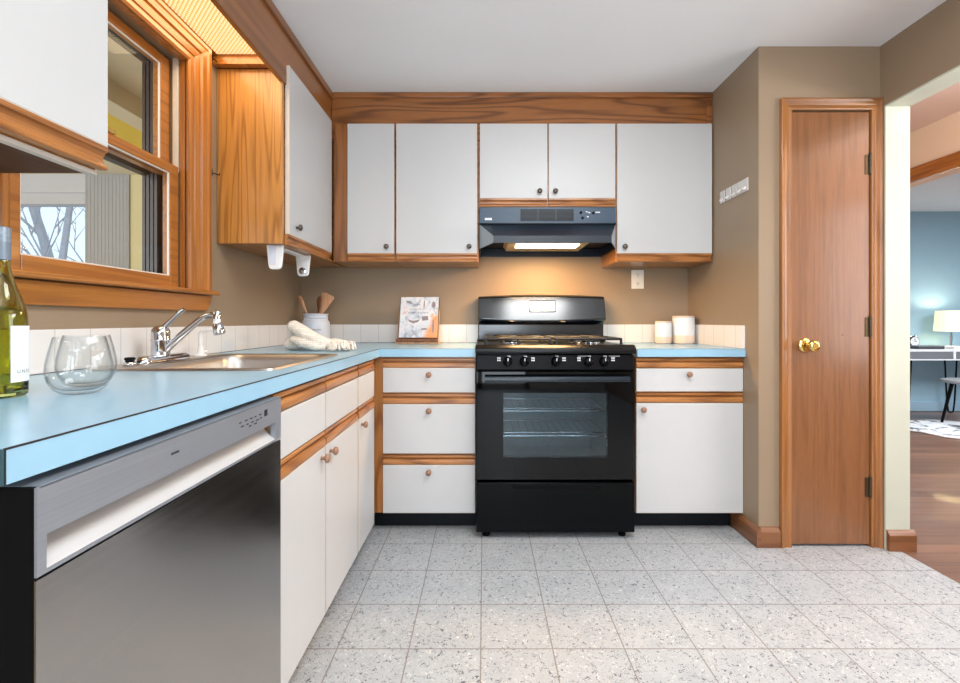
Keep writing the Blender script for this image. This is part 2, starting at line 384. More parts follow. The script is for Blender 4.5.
# ------------------------------------------------------------------ mesh helpers
class MB:
    def __init__(s): s.v = []; s.f = []; s.m = []
    def add(s, vs_, fs, m=0):
        o = len(s.v); s.v += [Vector(p) for p in vs_]; s.f += [tuple(i+o for i in f) for f in fs]; s.m += [m]*len(fs); return s
    def box(s, x0, x1, y0, y1, z0, z1, m=0):
        x0, x1 = sorted((x0, x1)); y0, y1 = sorted((y0, y1)); z0, z1 = sorted((z0, z1))
        v = [(x, y, z) for z in (z0, z1) for y in (y0, y1) for x in (x0, x1)]
        return s.add(v, [(0, 2, 3, 1), (4, 5, 7, 6), (0, 1, 5, 4), (2, 6, 7, 3), (0, 4, 6, 2), (1, 3, 7, 5)], m)
    def loft(s, loops, cap0=True, cap1=True, closed=True, m=0):
        n = len(loops[0]); vs_ = [p for l in loops for p in l]; fs = []
        for i in range(len(loops)-1):
            for j in range(n if closed else n-1):
                k = (j+1) % n
                fs.append((i*n+j, i*n+k, (i+1)*n+k, (i+1)*n+j))
        if cap0: fs.append(tuple(range(n-1, -1, -1)))
        if cap1: fs.append(tuple((len(loops)-1)*n+j for j in range(n)))
        return s.add(vs_, fs, m)
    def prism(s, prof, axis, a0, a1, m=0):
        """prof: 2-D outline; axis 'X': (y,z), 'Y': (x,z), 'Z': (x,y)"""
        def P(p, a): return (a, p[0], p[1]) if axis == 'X' else (p[0], a, p[1]) if axis == 'Y' else (p[0], p[1], a)
        return s.loft([[P(p, a0) for p in prof], [P(p, a1) for p in prof]], m=m)
    def tube(s, pts, r, n=10, m=0, flat=1.0):
        pts = [Vector(p) for p in pts]; rs = r if isinstance(r, (list, tuple)) else [r]*len(pts)
        loops = []; up = None
        for i, p in enumerate(pts):
            d = (pts[min(i+1, len(pts)-1)] - pts[max(i-1, 0)]).normalized()
            if up is None:
                a = Vector((0, 0, 1)) if abs(d.z) < 0.9 else Vector((1, 0, 0)); up = d.cross(a).normalized()
            u = (up - d*up.dot(d)).normalized(); up = u; w = d.cross(u)
            loops.append([p + (u*math.cos(2*PI*j/n) + w*math.sin(2*PI*j/n)*flat)*rs[i] for j in range(n)])
        return s.loft(loops, m=m)
    def lathe(s, prof, c=(0, 0, 0), n=32, m=0, ax='Z', close=True):
        """prof: (r, h) from bottom to top about axis ax through c"""
        loops = []
        for r, h in prof:
            l = []
            for j in range(n):
                a, b = r*math.cos(2*PI*j/n), r*math.sin(2*PI*j/n)
                q = (a, b, h) if ax == 'Z' else (h, a, b) if ax == 'X' else (b, h, a)
                l.append((c[0]+q[0], c[1]+q[1], c[2]+q[2]))
            loops.append(l)
        return s.loft(loops, cap0=close, cap1=close, m=m)
    def build(s, name, mats, parent=None, bevel=0, seg=2, smooth=None, local=False, label=None):
        if not isinstance(mats, (list, tuple)): mats = [mats]
        off = Vector((0, 0, 0))
        if parent is not None and not local:
            q = parent
            while q is not None: off += Vector(q.location); q = q.parent
        me = bpy.data.meshes.new(name)
        me.from_pydata([tuple(p - off) for p in s.v], [], s.f)
        for mm in mats: me.materials.append(mm)
        me.polygons.foreach_set('material_index', s.m)
        bm = bmesh.new(); bm.from_mesh(me); bmesh.ops.recalc_face_normals(bm, faces=bm.faces); bm.to_mesh(me); bm.free()
        if smooth is not None:
            me.polygons.foreach_set('use_smooth', [True]*len(me.polygons)); me.set_sharp_from_angle(angle=math.radians(smooth))
        me.update()
        o = bpy.data.objects.new(name, me); col.objects.link(o)
        if parent is not None: o.parent = parent
        if bevel:
            b = o.modifiers.new('bevel', 'BEVEL'); b.width = bevel; b.segments = seg; b.limit_method = 'ANGLE'; b.angle_limit = math.radians(35)
        if label: o['label'] = label
        return o

def box(name, x0, x1, y0, y1, z0, z1, m, parent=None, bevel=0, **k):
    return MB().box(x0, x1, y0, y1, z0, z1).build(name, m, parent, bevel, **k)

def tag(o, label, cat, group=None, kind=None):
    o['label'] = label; o['category'] = cat
    if group: o['group'] = group
    if kind: o['kind'] = kind
    return o
def thing(name, label, cat, loc=(0, 0, 0), group=None, rot=None):
    o = bpy.data.objects.new(name, None); o.location = loc; o.empty_display_size = 0.05
    if rot: o.rotation_euler = rot
    col.objects.link(o); return tag(o, label, cat, group)
def struct(o, parent=None):
    o['kind'] = 'structure'; return o
def copy_tree(o, parent=None):
    c = o.copy(); col.objects.link(c)
    if parent is not None: c.parent = parent
    for ch in list(o.children): copy_tree(ch, c)
    return c
def rrect(x0, x1, y0, y1, r, z, n=6):
    pts = []
    for cx, cy, a in ((x1-r, y1-r, 0), (x0+r, y1-r, PI/2), (x0+r, y0+r, PI), (x1-r, y0+r, 1.5*PI)):
        for i in range(n+1):
            t = a + PI/2*i/n; pts.append((cx+r*math.cos(t), cy+r*math.sin(t), z))
    return pts

# ------------------------------------------------------------------ the room
CE = 2.33          # ceiling height
XL, XA, XR = -1.145, 1.28, 1.846   # left wall, alcove wall, right wall
YB, YD, YN = 2.875, 2.135, -2.6    # back wall, pantry wall, wall behind the camera
WY0, WY1, WZ0, WZ1 = 1.09, 1.76, 1.165, 2.055   # window opening

struct(box('floor', -1.3, 1.90, YN, 2.95, -0.05, 0, M['tilefloor']))
struct(box('floor_hall', 1.90, 7.1, YN, 5.5, -0.05, -0.002, M['hardwood']))
struct(box('ceiling', -1.3, 1.90, YN-.1, 2.97, CE, CE+.08, M['ceil']))
w = MB(); w.box(-1.295, XL, YN, WY0, 0, CE); w.box(-1.295, XL, WY1, YB+.1, 0, CE)
w.box(-1.295, XL, WY0, WY1, 0, WZ0); w.box(-1.295, XL, WY0, WY1, WZ1, CE)
struct(w.build('wall_left', M['taupe']))
struct(box('wall_back', XL, XA+.06, YB, YB+.1, 0, CE, M['taupe']))
struct(box('wall_alcove', XA, XA+.06, YD, YB, 0, CE, M['taupe']))
DX0, DX1, DZ1 = 1.424, 1.800, 2.03
w = MB(); w.box(XA+.06, DX0, YD, YD+.1, 0, CE); w.box(DX1, XR, YD, YD+.1, 0, CE); w.box(DX0, DX1, YD, YD+.1, DZ1, CE)
struct(w.build('wall_pantry', M['taupe']))
OY0, OY1, OZ = 0.55, 2.103, 2.035    # the opening to the hall
w = MB(); w.box(XR, XR+.054, YN, OY0, 0, CE); w.box(XR, XR+.054, OY1+.008, 3.9, 0, CE); w.box(XR, XR+.054, OY0, OY1+.008, OZ+.008, CE)
struct(w.build('wall_right', M['taupe']))
w = MB(); w.box(XR+.054, XR+.108, YN, OY0, 0, CE); w.box(XR+.054, XR+.108, OY1+.008, 3.9, 0, CE); w.box(XR+.054, XR+.108, OY0, OY1+.008, OZ+.008, CE)
struct(w.build('wall_hall_near', M['peach']))
w = MB(); w.box(XR-.002, XR+.110, OY1, OY1+.008, 0, OZ+.008); w.box(XR-.002, XR+.110, OY0, OY1, OZ, OZ+.008); w.box(XR-.002, XR+.110, OY0-.008, OY0, 0, OZ+.008)
struct(w.build('trim_1', M['cream']))
# behind the camera: wall with the dining window
w = MB(); w.box(-1.3, -1.0, YN-.1, YN, 0, CE); w.box(0.7, XR+.1, YN-.1, YN, 0, CE); w.box(-1.0, 0.7, YN-.1, YN, 2.2, CE)
struct(w.build('wall_rear', M['offwhite']))
w = MB()
for xa in (-1.0, -.19, -.10, .63): w.box(xa, xa+.07, YN-.09, YN-.03, .0, 2.2)
w.box(-1.0, .7, YN-.09, YN-.03, 0, .09); w.box(-1.0, .7, YN-.09, YN-.03, 2.12, 2.2)
struct(w.build('door_2', M['porchwhite']))
# hall and office
struct(box('ceiling_hall', 1.90, 3.0, YN-.1, 3.9, CE, CE+.08, M['pink']))
w = MB(); w.box(2.9, 3.0, 0.4, 3.7, 1.988, CE); w.box(2.9, 3.0, 3.7, 5.45, 0, CE); w.box(2.9, 3.0, YN, 0.4, 0, CE)
struct(w.build('wall_hall_far', M['peach']))
struct(box('wall_hall_end', 1.954, 2.9, 3.8, 3.9, 0, CE, M['peach']))
struct(box('wall_hall_rear', 1.954, 7.1, YN-.1, YN, 0, CE, M['peach']))
w = MB(); w.prism([(2.9, 1.985), (2.878, 1.985), (2.872, 2.0), (2.878, 2.03), (2.872, 2.06), (2.874, 2.078), (2.9, 2.080)], 'Y', 0.3, 3.75)
struct(w.build('trim_2', M['trimY']))
struct(box('ceiling_office', 3.0, 7.1, YN-.1, 5.5, CE, CE+.08, M['officeceil']))
struct(box('wall_office_back', 2.95, 7.1, 5.35, 5.45, 0, CE, M['blue']))
struct(box('wall_office_right', 7.0, 7.1, YN, 5.35, 0, CE, M['blue']))
struct(box('baseboard_office', 3.0, 7.0, 5.332, 5.35, 0, 0.11, M['bluebase'], bevel=.004))

# baseboards in the kitchen
def bb(axis, a0, a1, at, sgn, m, name):
    prof = [(at, 0), (at+sgn*.018, 0), (at+sgn*.018, .072), (at+sgn*.012, .082), (at+sgn*.006, .090), (at, .092)]
    return struct(MB().prism(prof, axis, a0, a1).build(name, m))
bb('Y', YD-.018, 2.345, XA, -1, M['baseY'], 'baseboard_alcove')
bb('X', XA-.0, 1.372, YD, -1, M['baseX'], 'baseboard_pantry')
bb('X', XR+.001, XR+.125, OY1, -1, M['baseX'], 'baseboard_hall')

# pantry door
d1 = bpy.data.objects.new('door_1', None); d1.location = (1.61, YD, 0); col.objects.link(d1); d1['kind'] = 'structure'
sl = MB().box(1.432, 1.792, YD-.004, YD+.031, .012, 2.022).build('door_slab', M['door'], d1, .002)
# casing with a moulded profile, mitred at the head
def mitred(prof, path, name, m, par):
    """prof: (outward, depth) pairs; path: (corner point, outward vector per unit, depth vector)"""
    s = MB().loft([[Vector(c)+Vector(o)*a+Vector(d)*b for a, b in prof] for c, o, d in path]); return s.build(name, m, par)
cp_ = [(0, 0), (0, .012), (.005, .0155), (.016, .011), (.020, .011), (.024, .0135), (.034, .016), (.042, .021), (.046, .0215), (.0485, .019), (.0485, 0)]
mitred([(a*1.08, b) for a, b in cp_], [((1.428, YD, 0), (-1, 0, 0), (0, -1, 0)), ((1.428, YD, 2.030), (-1, 0, 1), (0, -1, 0))], 'casing', M['casing'], d1)
mitred(cp_, [((1.797, YD, 0), (1, 0, 0), (0, -1, 0)), ((1.797, YD, 2.030), (1, 0, 1.08), (0, -1, 0))], 'casing', M['casing'], d1)
mitred([(a*1.08, b) for a, b in cp_], [((1.428, YD, 2.030), (-1, 0, 1), (0, -1, 0)), ((1.797, YD, 2.030), (1/1.08, 0, 1), (0, -1, 0))], 'casing', M['casingX'], d1)
MB().box(1.4255, 1.4305, YD+.002, YD+.09, 0, 2.03).box(1.7935, 1.7985, YD+.002, YD+.09, 0, 2.03).build('jamb', M['casing'], d1)
kn = MB().lathe([(.004, 0), (.034, .001), (.034, -.004), (.030, -.009), (.015, -.011), (.012, -.02), (.011, -.034), (.016, -.040), (.024, -.046), (.0275, -.056), (.026, -.066), (.018, -.073), (.012, -.074), (.010, -.071), (.001, -.071)], (1.492, YD-.005, .937), 28, ax='Y').build('door_knob', M['brass'], d1, smooth=50, label='polished brass door knob')
for z in (1.777, 1.022, .277):
    h = MB().box(1.772, 1.793, YD-.0065, YD-.002, z-.045, z+.045)
    for k in range(5): h.lathe([(.0062, -.0085), (.0062, .0085)], (1.7945, YD-.009, z-.036+k*.018), 10)
    h.lathe([(.004, 0), (.006, .004), (.003, .010)], (1.7945, YD-.009, z+.045), 10)
    h.build('hinge', M['bronze'], d1, smooth=40, label='aged brass hinge')
MB().lathe([(.003, 0), (.003, -.0015)], (1.667, YD-.004, .985), 10, ax='Y').build('screw_hole', M['darkslot'], d1)

# kitchen window
w1 = bpy.data.objects.new('window_1', None); w1.location = (XL, 1.42, WZ0); col.objects.link(w1); w1['kind'] = 'structure'
T = M['trimZ']; TY = M['trimY']
wp = [(0, 0), (0, .012), (.010, .017), (.022, .017), (.026, .011), (.034, .011), (.038, .016), (.060, .019), (.066, .013), (.072, .013), (.078, .021), (.100, .024), (.108, .028), (.124, .0285), (.130, .024), (.130, 0)]
k_ = .115/.13
mitred(wp, [((XL, 1.755, 1.172), (0, 1, 0), (1, 0, 0)), ((XL, 1.755, 2.052), (0, 1, k_), (1, 0, 0))], 'casing', T, w1)
mitred(wp, [((XL, 1.095, 1.172), (0, -1, 0), (1, 0, 0)), ((XL, 1.095, 2.052), (0, -1, k_), (1, 0, 0))], 'casing', T, w1)
mitred(wp, [((XL, 1.095, 2.052), (0, -1, k_), (1, 0, 0)), ((XL, 1.755, 2.052), (0, 1, k_), (1, 0, 0))], 'casing', TY, w1)
# stool and apron
MB().prism([(-1.20, 1.166), (-1.20, 1.172), (-1.103, 1.172), (-1.098, 1.168), (-1.097, 1.160), (-1.101, 1.155), (XL, 1.155), (XL, 1.166)], 'Y', .95, 1.905).build('window_sill', TY, w1)
ap = MB().loft([[(XL, 0.985, 1.090), (XL, .965, 1.152), (XL, 1.893, 1.152), (XL, 1.868, 1.090)],
                [(XL+.018, 0.985, 1.090), (XL+.024, .965, 1.152), (XL+.024, 1.893, 1.152), (XL+.018, 1.868, 1.090)]])
ap.build('apron', TY, w1, .003)
# jambs: wood inside, white vinyl liner, dark storm track outside
j = MB()
for y0, y1 in ((1.755, 1.76), (1.09, 1.095)): j.box(-1.165, XL+.004, y0, y1, 1.172, 2.055)
j.box(-1.165, XL+.004, 1.09, 1.76, 2.049, 2.055); j.build('jamb', T, w1)
j = MB()
for y0, y1 in ((1.750, 1.76), (1.09, 1.10)): j.box(-1.190, -1.172, y0, y1, 1.62, 2.055)
j.build('track_liner', M['trackwhite'], w1)
j = MB()
for k in range(4):
    xa = -1.29 + k*.018
    j.box(xa, xa+.011, 1.728-.004*k, 1.7595, WZ0+.001, 2.055); j.box(xa, xa+.011, 1.0905, 1.12+.004*k, WZ0+.001, 2.055)
j.box(-1.294, -1.208, 1.738, 1.7595, WZ0+.001, 2.055); j.box(-1.294, -1.208, 1.0905, 1.110, WZ0+.001, 2.055)
j.box(-1.294, -1.236, 1.105, 1.745, 2.03, 2.055); j.box(-1.294, -1.262, 1.105, 1.745, 1.60, 1.625)
j.build('storm_frame', M['vinyldark'], w1)
j = MB()
def sash(x0, x1, z0, z1, bot, top, name):
    s = MB(); ya, yb = 1.101, 1.749
    s.box(x0, x1, ya, ya+.052, z0, z1); s.box(x0, x1, yb-.046, yb, z0, z1)
    s.box(x0, x1, ya+.052, yb-.046, z0, z0+bot); s.box(x0, x1, ya+.052, yb-.046, z1-top, z1)
    o = s.build(name, M['trimY'], w1, .003)
    MB().box((x0+x1)/2-.002, (x0+x1)/2+.002, ya+.05, yb-.044, z0+bot-.003, z1-top+.003).build('pane', M['pane'], o)
    b = MB()   # pale glazing bead along the glass
    for y0, y1, za, zb in ((ya+.052, ya+.056, z0+bot, z1-top), (yb-.050, yb-.046, z0+bot, z1-top)): b.box(x1-.010, x1-.004, y0, y1, za, zb)
    b.box(x1-.010, x1-.004, ya+.056, yb-.050, z0+bot, z0+bot+.004); b.box(x1-.010, x1-.004, ya+.056, yb-.050, z1-top-.004, z1-top)
    b.build('glazing_bead', M['trackwhite'], o)
    return o
sash(-1.196, -1.166, 1.174, 1.637, .044, .034, 'lower_sash')
sash(-1.232, -1.200, 1.602, 2.046, .034, .034, 'upper_sash')
MB().box(-1.186, -1.164, 1.39, 1.45, 1.637, 1.652).build('sash_lock', M['brass'], w1, .003)

# porch seen through the window
struct(box('floor_porch', -6.0, -1.3, 0.0, 3.75, -.2, -.1, M['greypanel']))
pc = MB().box(-6.0, -1.3, 0.0, 3.75, 2.20, 2.28).build('ceiling_porch', M['beige']); struct(pc)
struct(MB().box(-4.6, -1.90, 1.2, 3.2, 2.192, 2.1995).build('ceiling_porch_panel', M['yellow']))
struct(MB().box(-1.90, -1.78, .1, 3.6, 2.10, 2.1995).build('trim_3', M['beige']))
w = MB(); w.box(-6.0, -3.12, 3.6, 3.7, 1.97, 2.2); w.box(-6, -3.12, 3.6, 3.7, -.1, .85); w.box(-6.0, -5.2, 3.6, 3.7, .85, 1.97)
w.box(-6.0, -3.12, 3.585, 3.6, 2.055, 2.2)
struct(w.build('wall_porch_back', M['porchwhite']))
w = MB()
for k in range(24): w.box(-3.12+k*.0142, -3.12+k*.0142+.0138, 3.582+.0016*(k % 2), 3.6, -.1, 2.19)
w.box(-3.12, -2.78, 3.59, 3.7, -.1, 2.2)
struct(w.build('trim_4', M['greypanel']))
struct(MB().box(-2.78, -1.3, 3.6, 3.7, -.1, 2.2).build('wall_porch_side', mat('porch_pale_yellow_paint', (206, 192, 146), noise=.04, rough=.8)))
w2 = struct(MB().box(-5.2, -3.13, 3.62, 3.64, .88, 1.96).build('window_2', M['pane']))
struct(box('ground', -40, 40, 5.8, 60, -.8, -.7, mat('winter_grass', (150, 146, 120), noise=.2, nscale=3, rough=.95)))

# soffit boards over the cabinets (their faces sit behind the doors)
XS, YS = -.857, 2.571
s = MB()
s.box(XS-.02, XS, -0.3, YS, 2.075, CE-.012)
s.box(XS-.02, XS+.012, -0.3, YS+.0, CE-.040, CE-.001)
struct(s.build('trim_5', M['soffitY'], bevel=.003))
s = MB(); s.box(XS, XA-.001, YS, YS+.02, 2.06, CE-.012); s.box(XS+.012, XA-.001, YS-.012, YS+.02, CE-.030, CE-.001); s.box(XA-.03, XA-.001, YS-.006, YS+.02, 2.152, CE-.012)
struct(s.build('trim_6', M['soffit'], bevel=.003))
# lit diffuser over the window
lt = thing('light_panel', 'glowing cream prismatic diffuser panel set above the kitchen window', 'light panel', (-1.0, 1.45, 2.175))
MB().box(-1.142, XS-.022, .96, 1.925, 2.172, 2.178).build('diffuser', M['diffuser'], lt)
MB().box(-1.142, -1.120, .96, 1.925, 2.168, 2.1715).box(-1.142, XS-.022, 1.925, 1.958, 2.130, 2.182).build('edge_strip', M['trimY'], lt, .002)

area('light_panel_light', (-1.0, 1.46, 2.165), (0, 0, 0), .22, .9, 4.0, (1.0, .80, .48))

# ------------------------------------------------------------------ cabinets
def rail_prof(sign, at, z0, z1, up):
    """moulded finger pull standing out from plane 'at'; up: thick lip at the bottom (base units) or cove above it (wall units)"""
    h = z1 - z0; q = lambda d, f: (at + sign*d, z0 + f*h)
    if up:   # base: wide rounded lip, groove, thin bead on top
        return [q(0, 0), q(.019, 0), q(.021, .10), q(.021, .34), q(.018, .52), q(.012, .60), q(.006, .63), q(.006, .70), q(.015, .72), q(.018, .80), q(.018, .95), q(.016, 1), q(0, 1)]
    return [q(0, 0), q(.017, 0), q(.020, .06), q(.020, .14), q(.012, .26), q(.008, .42), q(.009, .60), q(.015, .76), q(.020, .80), q(.020, 1), q(0, 1)]

def front(name, axis, a0, a1, z0, z1, at, sgn, par, th=.018):
    """white laminate leaf with a paler edge; axis X: face looks along -Y; axis Y: face looks along +X"""
    e = .0022
    s = MB()
    if axis == 'X':
        s.box(a0+e, a1-e, at-.0006, at+th, z0+e, z1-e, 0)
        s.box(a0, a1, at+.0004, at+th, z1-e, z1, 1); s.box(a0, a1, at+.0004, at+th, z0, z0+e, 1)
        s.box(a0, a0+e, at+.0004, at+th, z0+e, z1-e, 1); s.box(a1-e, a1, at+.0004, at+th, z0+e, z1-e, 1)
    else:
        s.box(at-th, at+.0006, a0+e, a1-e, z0+e, z1-e, 0)
        s.box(at-th, at-.0004, a0, a1, z1-e, z1, 1); s.box(at-th, at-.0004, a0, a1, z0, z0+e, 1)
        s.box(at-th, at-.0004, a0, a0+e, z0+e, z1-e, 1); s.box(at-th, at-.0004, a1-e, a1, z0+e, z1-e, 1)
    return s.build(name, [M['lam'], M['lamedge']], par)
def knob(x, y, z, axis, par, m, r=.0145):
    prof = [(.006, 0), (.0055, .008), (.007, .012), (r*.92, .015), (r, .019), (r*.93, .024), (r*.6, .0275), (.001, .0285)]
    if axis == 'X': prof = [(a, -b) for a, b in prof]; return MB().lathe(prof, (x, y, z), 18, ax='Y').build('knob', m, par, smooth=50)
    return MB().lathe(prof, (x, y, z), 18, ax='X').build('knob', m, par, smooth=50)

DZ0, DZ1_, RZ0 = 1.428, 2.150, 1.382   # wall units: door bottom, door top, bottom of the finger rail
YF, YC = 2.553, 2.572                  # wall units on the back wall: door face, carcass face
def wall_unit(name, label, x0, x1, zb, leaves, mats=None):
    """leaves: (x0, x1, knob x)"""
    t = thing(name, label, 'cabinet', ((x0+x1)/2, YB, zb-.05), 'white wall cabinets with oak finger rails')
    MB().box(x0, x1, YC, YB-.001, zb-.046, 2.059).build('carcass', M['oakX'], t)
    for a0, a1, kx in leaves:
        dr = front('door', 'X', a0, a1, zb, DZ1_, YF, 1, t)
        knob(kx, YF-.0006, zb+.035, 'X', dr, M['knobdark'])
        MB().prism(rail_prof(-1, YC, zb-.048, zb-.001, False), 'X', a0, a1).build('finger_rail', M['oakX'], dr)
    return t
px = lambda x, Y: (x-484)*Y/FPX
cA = wall_unit('wall_cabinet', 'narrow one-door white wall cabinet at the corner, back wall', -.845, px(394.8, YF), DZ0, [(px(347.5, YF), px(394, YF), px(386, 2.53))])
MB().box(-.838, px(346.6, YF), YC-.008, YC, RZ0, 2.15).build('corner_stile', M['stile'], cA, .002)
wall_unit('wall_cabinet', 'one-door white wall cabinet just left of the range hood', px(395.4, YF), px(478.4, YF), DZ0, [(px(396.3, YF), px(477, YF), px(469, 2.53))])
wall_unit('wall_cabinet', 'short two-door white wall cabinet directly above the range hood', px(478.8, YF), px(616, YF), 1.735, [(px(480, YF), px(547.3, YF), px(540, 2.53)), (px(548.8, YF), px(615.2, YF), px(555.7, 2.53))])
cR = wall_unit('wall_cabinet', 'one-door white wall cabinet right of the hood, above the canisters', px(616.4, YF), XA-.004, DZ0, [(px(617.3, YF), px(712, YF), px(625.5, 2.53))])

# wall unit on the left wall, between window and corner
tL = thing('wall_cabinet', 'white-door wall cabinet with bare oak side, right of the window', 'cabinet', (XL, 2.25, RZ0), 'white wall cabinets with oak finger rails')
MB().box(XL+.002, -.866, 1.98, YB-.01, RZ0, 2.059).build('carcass', M['oakY'], tL)
MB().box(XL+.002, -.864, 1.960, 1.979, RZ0, 2.129).build('side_panel', M['panel'], tL, .0015, label='orange oak side panel with cathedral grain')
dr = front('door', 'Y', 1.988, 2.543, DZ0, DZ1_+.01, -.845, 1, tL)
knob(-.8444, 2.06, 1.470, 'Y', dr, M['knobdark'])
MB().prism(rail_prof(1, -.864, RZ0-.002, DZ0-.001, False), 'Y', 1.984, 2.543).build('finger_rail', M['oakY'], dr)
# wall unit nearest the camera
tN = thing('wall_cabinet', 'white-door wall cabinet nearest the camera, left of the window', 'cabinet', (XL, .6, RZ0), 'white wall cabinets with oak finger rails')
MB().box(XL+.002, -.866, -.25, 1.020, RZ0+.004, 2.059).build('carcass', M['oakY'], tN)
dr = front('door', 'Y', .50, 1.029, 1.440, DZ1_+.01, -.845, 1, tN)
MB().prism(rail_prof(1, -.864, 1.388, 1.439, False), 'Y', .50, 1.029).build('finger_rail', M['oakY'], dr)
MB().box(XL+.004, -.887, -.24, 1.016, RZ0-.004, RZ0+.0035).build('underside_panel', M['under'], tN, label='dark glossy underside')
MB().box(-.885, -.866, -.25, 1.026, 1.376, 1.3855).build('light_strip', M['lamedge'], tN, .001, label='pale strip under the front edge')
dr = front('door', 'Y', -.05, .497, 1.440, DZ1_+.01, -.845, 1, tN)

# base units on the back wall
BY, BF = 2.279, 2.260     # carcass face, door face
by = lambda y: 1.05 - (y-321)*BF/FPX
def base_front(par, kind, a0, a1, z0, z1, axis, at, rail, kn):
    d_ = front(kind, axis, a0, a1, z0, z1, at, 1, par)
    if rail:
        if axis == 'X': MB().prism(rail_prof(-1, at+.019, rail[0], rail[1], True), 'X', a0, a1).build('finger_rail', M['oakX'], d_)
        else: MB().prism(rail_prof(1, at-.019, rail[0], rail[1], True), 'Y', a0, a1).build('finger_rail', M['oakY'], d_)
    if kn: knob(*kn, axis, d_, M['knobwood'])
    return d_
ZR = [(.820, .8655), (.6415, .689), (.341, .386)]
ZF = [(.698, .8185), (.3965, .640), (.1025, .3395)]
tD = thing('base_cabinet', 'white three-drawer base cabinet left of the black range', 'cabinet', (-.27, YB, 0), 'white base cabinets with oak finger rails')
MB().box(-.4985, -.0425, BY, YB-.02, .10, .872).build('carcass', M['oakX'], tD)
MB().box(-.548, -.4985, BY-.010, BY+.02, .10, .872).build('corner_stile', M['oakZ'], tD, .002)
for (r, f), kz in zip(zip(ZR, ZF), (.786, .608, .307)):
    base_front(tD, 'drawer', px(383, BF), px(475, BF), f[0], f[1], 'X', BF, r, (px(428.5, 2.24), BF-.0006, kz))
MB().box(-.56, -.0425, 2.348, 2.36, .002, .0995).build('toe_kick', M['toe'], tD)
tB = thing('base_cabinet', 'white base cabinet with one drawer and door, right of the black range', 'cabinet', (1.0, YB, 0), 'white base cabinets with oak finger rails')
MB().box(.752, XA-.004, BY, YB-.02, .10, .872).build('carcass', M['oakX'], tB)
base_front(tB, 'drawer', px(636.5, BF), px(743, BF), .7025, .8155, 'X', BF, (.820, .8655), (px(690, 2.24), BF-.0006, .788))
base_front(tB, 'door', px(636.5, BF), px(743, BF), .1025, .645, 'X', BF, (.648, .694), (px(644, 2.24), BF-.0006, .615))
MB().box(.752, XA-.02, 2.348, 2.36, .002, .0995).build('toe_kick', M['toe'], tB)

# base units on the left wall
LX = -.520
tS = thing('base_cabinet', 'white two-door sink base cabinet beside the stainless dishwasher', 'cabinet', (XL, 1.5, 0), 'white base cabinets with oak finger rails')
s = MB(); s.box(XL+.004, LX-.0195, 1.128, 1.146, .10, .872); s.box(XL+.004, LX-.0195, 1.882, 1.894, .10, .872); s.box(XL+.004, XL+.016, 1.146, 1.882, .10, .872)
s.box(XL+.016, LX-.0195, 1.146, 1.882, .10, .118); s.box(LX-.0395, LX-.0195, 1.146, 1.882, .66, .872); s.box(LX-.0395, LX-.0195, 1.48, 1.53, .118, .66)
s.build('carcass', M['oakZ'], tS)
for a0, a1, ky in ((1.134, 1.499, 1.461), (1.507, 1.884, 1.545)):
    base_front(tS, 'false_drawer', a0, a1, .695, .8155, 'Y', LX, (.820, .866), None)
    base_front(tS, 'door', a0, a1, .090, .640, 'Y', LX, (.6425, .690), (LX+.0006, ky, .612))
MB().box(-.612, -.60, 1.13, 1.894, .002, .0995).build('toe_kick', M['toe'], tS)
tC = thing('base_cabinet', 'narrow white base cabinet in the corner beyond the sink base', 'cabinet', (XL, 2.1, 0), 'white base cabinets with oak finger rails')
MB().box(XL+.004, LX-.0195, 1.8955, 2.235, .10, .872).build('carcass', M['oakZ'], tC)
base_front(tC, 'drawer', 1.904, 2.168, .695, .8155, 'Y', LX, (.820, .866), None)
base_front(tC, 'door', 1.904, 2.168, .090, .640, 'Y', LX, (.6425, .690), (LX+.0006, 1.938, .612))
MB().box(-.612, -.60, 1.8955, 2.235, .002, .0995).build('toe_kick', M['toe'], tC)

# ------------------------------------------------------------------ countertops
CT, CB = .914, .875
CX, CY = -.510, 2.240
HX0, HX1, HY0, HY1 = -1.072, -.592, 1.262, 1.812   # sink cut-out
tK = thing('countertop', 'long pale blue laminate countertop running round the corner with the sink', 'countertop', (-.8, 1.6, CB))
s = MB()
s.box(XL+.001, CX, .4876, HY0, CB, CT); s.box(XL+.001, CX, HY1, YB-.001, CB, CT); s.box(XL+.001, HX0, HY0, HY1, CB, CT); s.box(HX1, CX, HY0, HY1, CB, CT)
s.box(CX, -.0415, CY, YB-.001, CB, CT)
s.build('worktop', M['counter'], tK)
MB().box(CX-.0015, CX+.0005, .4870, CY, CT-.0018, CT+.0003).box(CX, -.0415, CY-.0005, CY+.0010, CT-.0010, CT+.0002).box(CX-.0005, CX+.0006, .4868, .4884, CB, CT-.0018).build('edge_seam', M['darkslot'], tK)
MB().box(XL+.001, CX, .4850, .4869, CB, CT-.0005).build('end_strip', mat('dark_teal_edge', (52, 84, 92), noise=.1, rough=.4), tK)
MB().box(XL+.0112, XL+.013, .49, YB-.013, CT, CT+.0016).box(XL+.013, -.0415, YB-.0135, YB-.0118, CT, CT+.0016).build('caulk_line', M['vinyldark'], tK)
tK2 = thing('countertop', 'short pale blue laminate countertop right of the range', 'countertop', (1.0, 2.5, CB))
MB().box(.7515, XA-.001, CY, YB-.001, CB, CT).build('worktop', M['counter'], tK2)
MB().box(.7515, XA-.001, CY-.0005, CY+.0010, CT-.0010, CT+.0002).build('edge_seam', M['darkslot'], tK2)
BS = 1.028
tag(MB().box(XL+.0005, XL+.011, .49, YB-.012, CT+.0006, BS).build('backsplash', M['tileY'], None, .0015), 'white tile backsplash strip along the window wall behind the sink', 'backsplash', 'white tile backsplash strips')
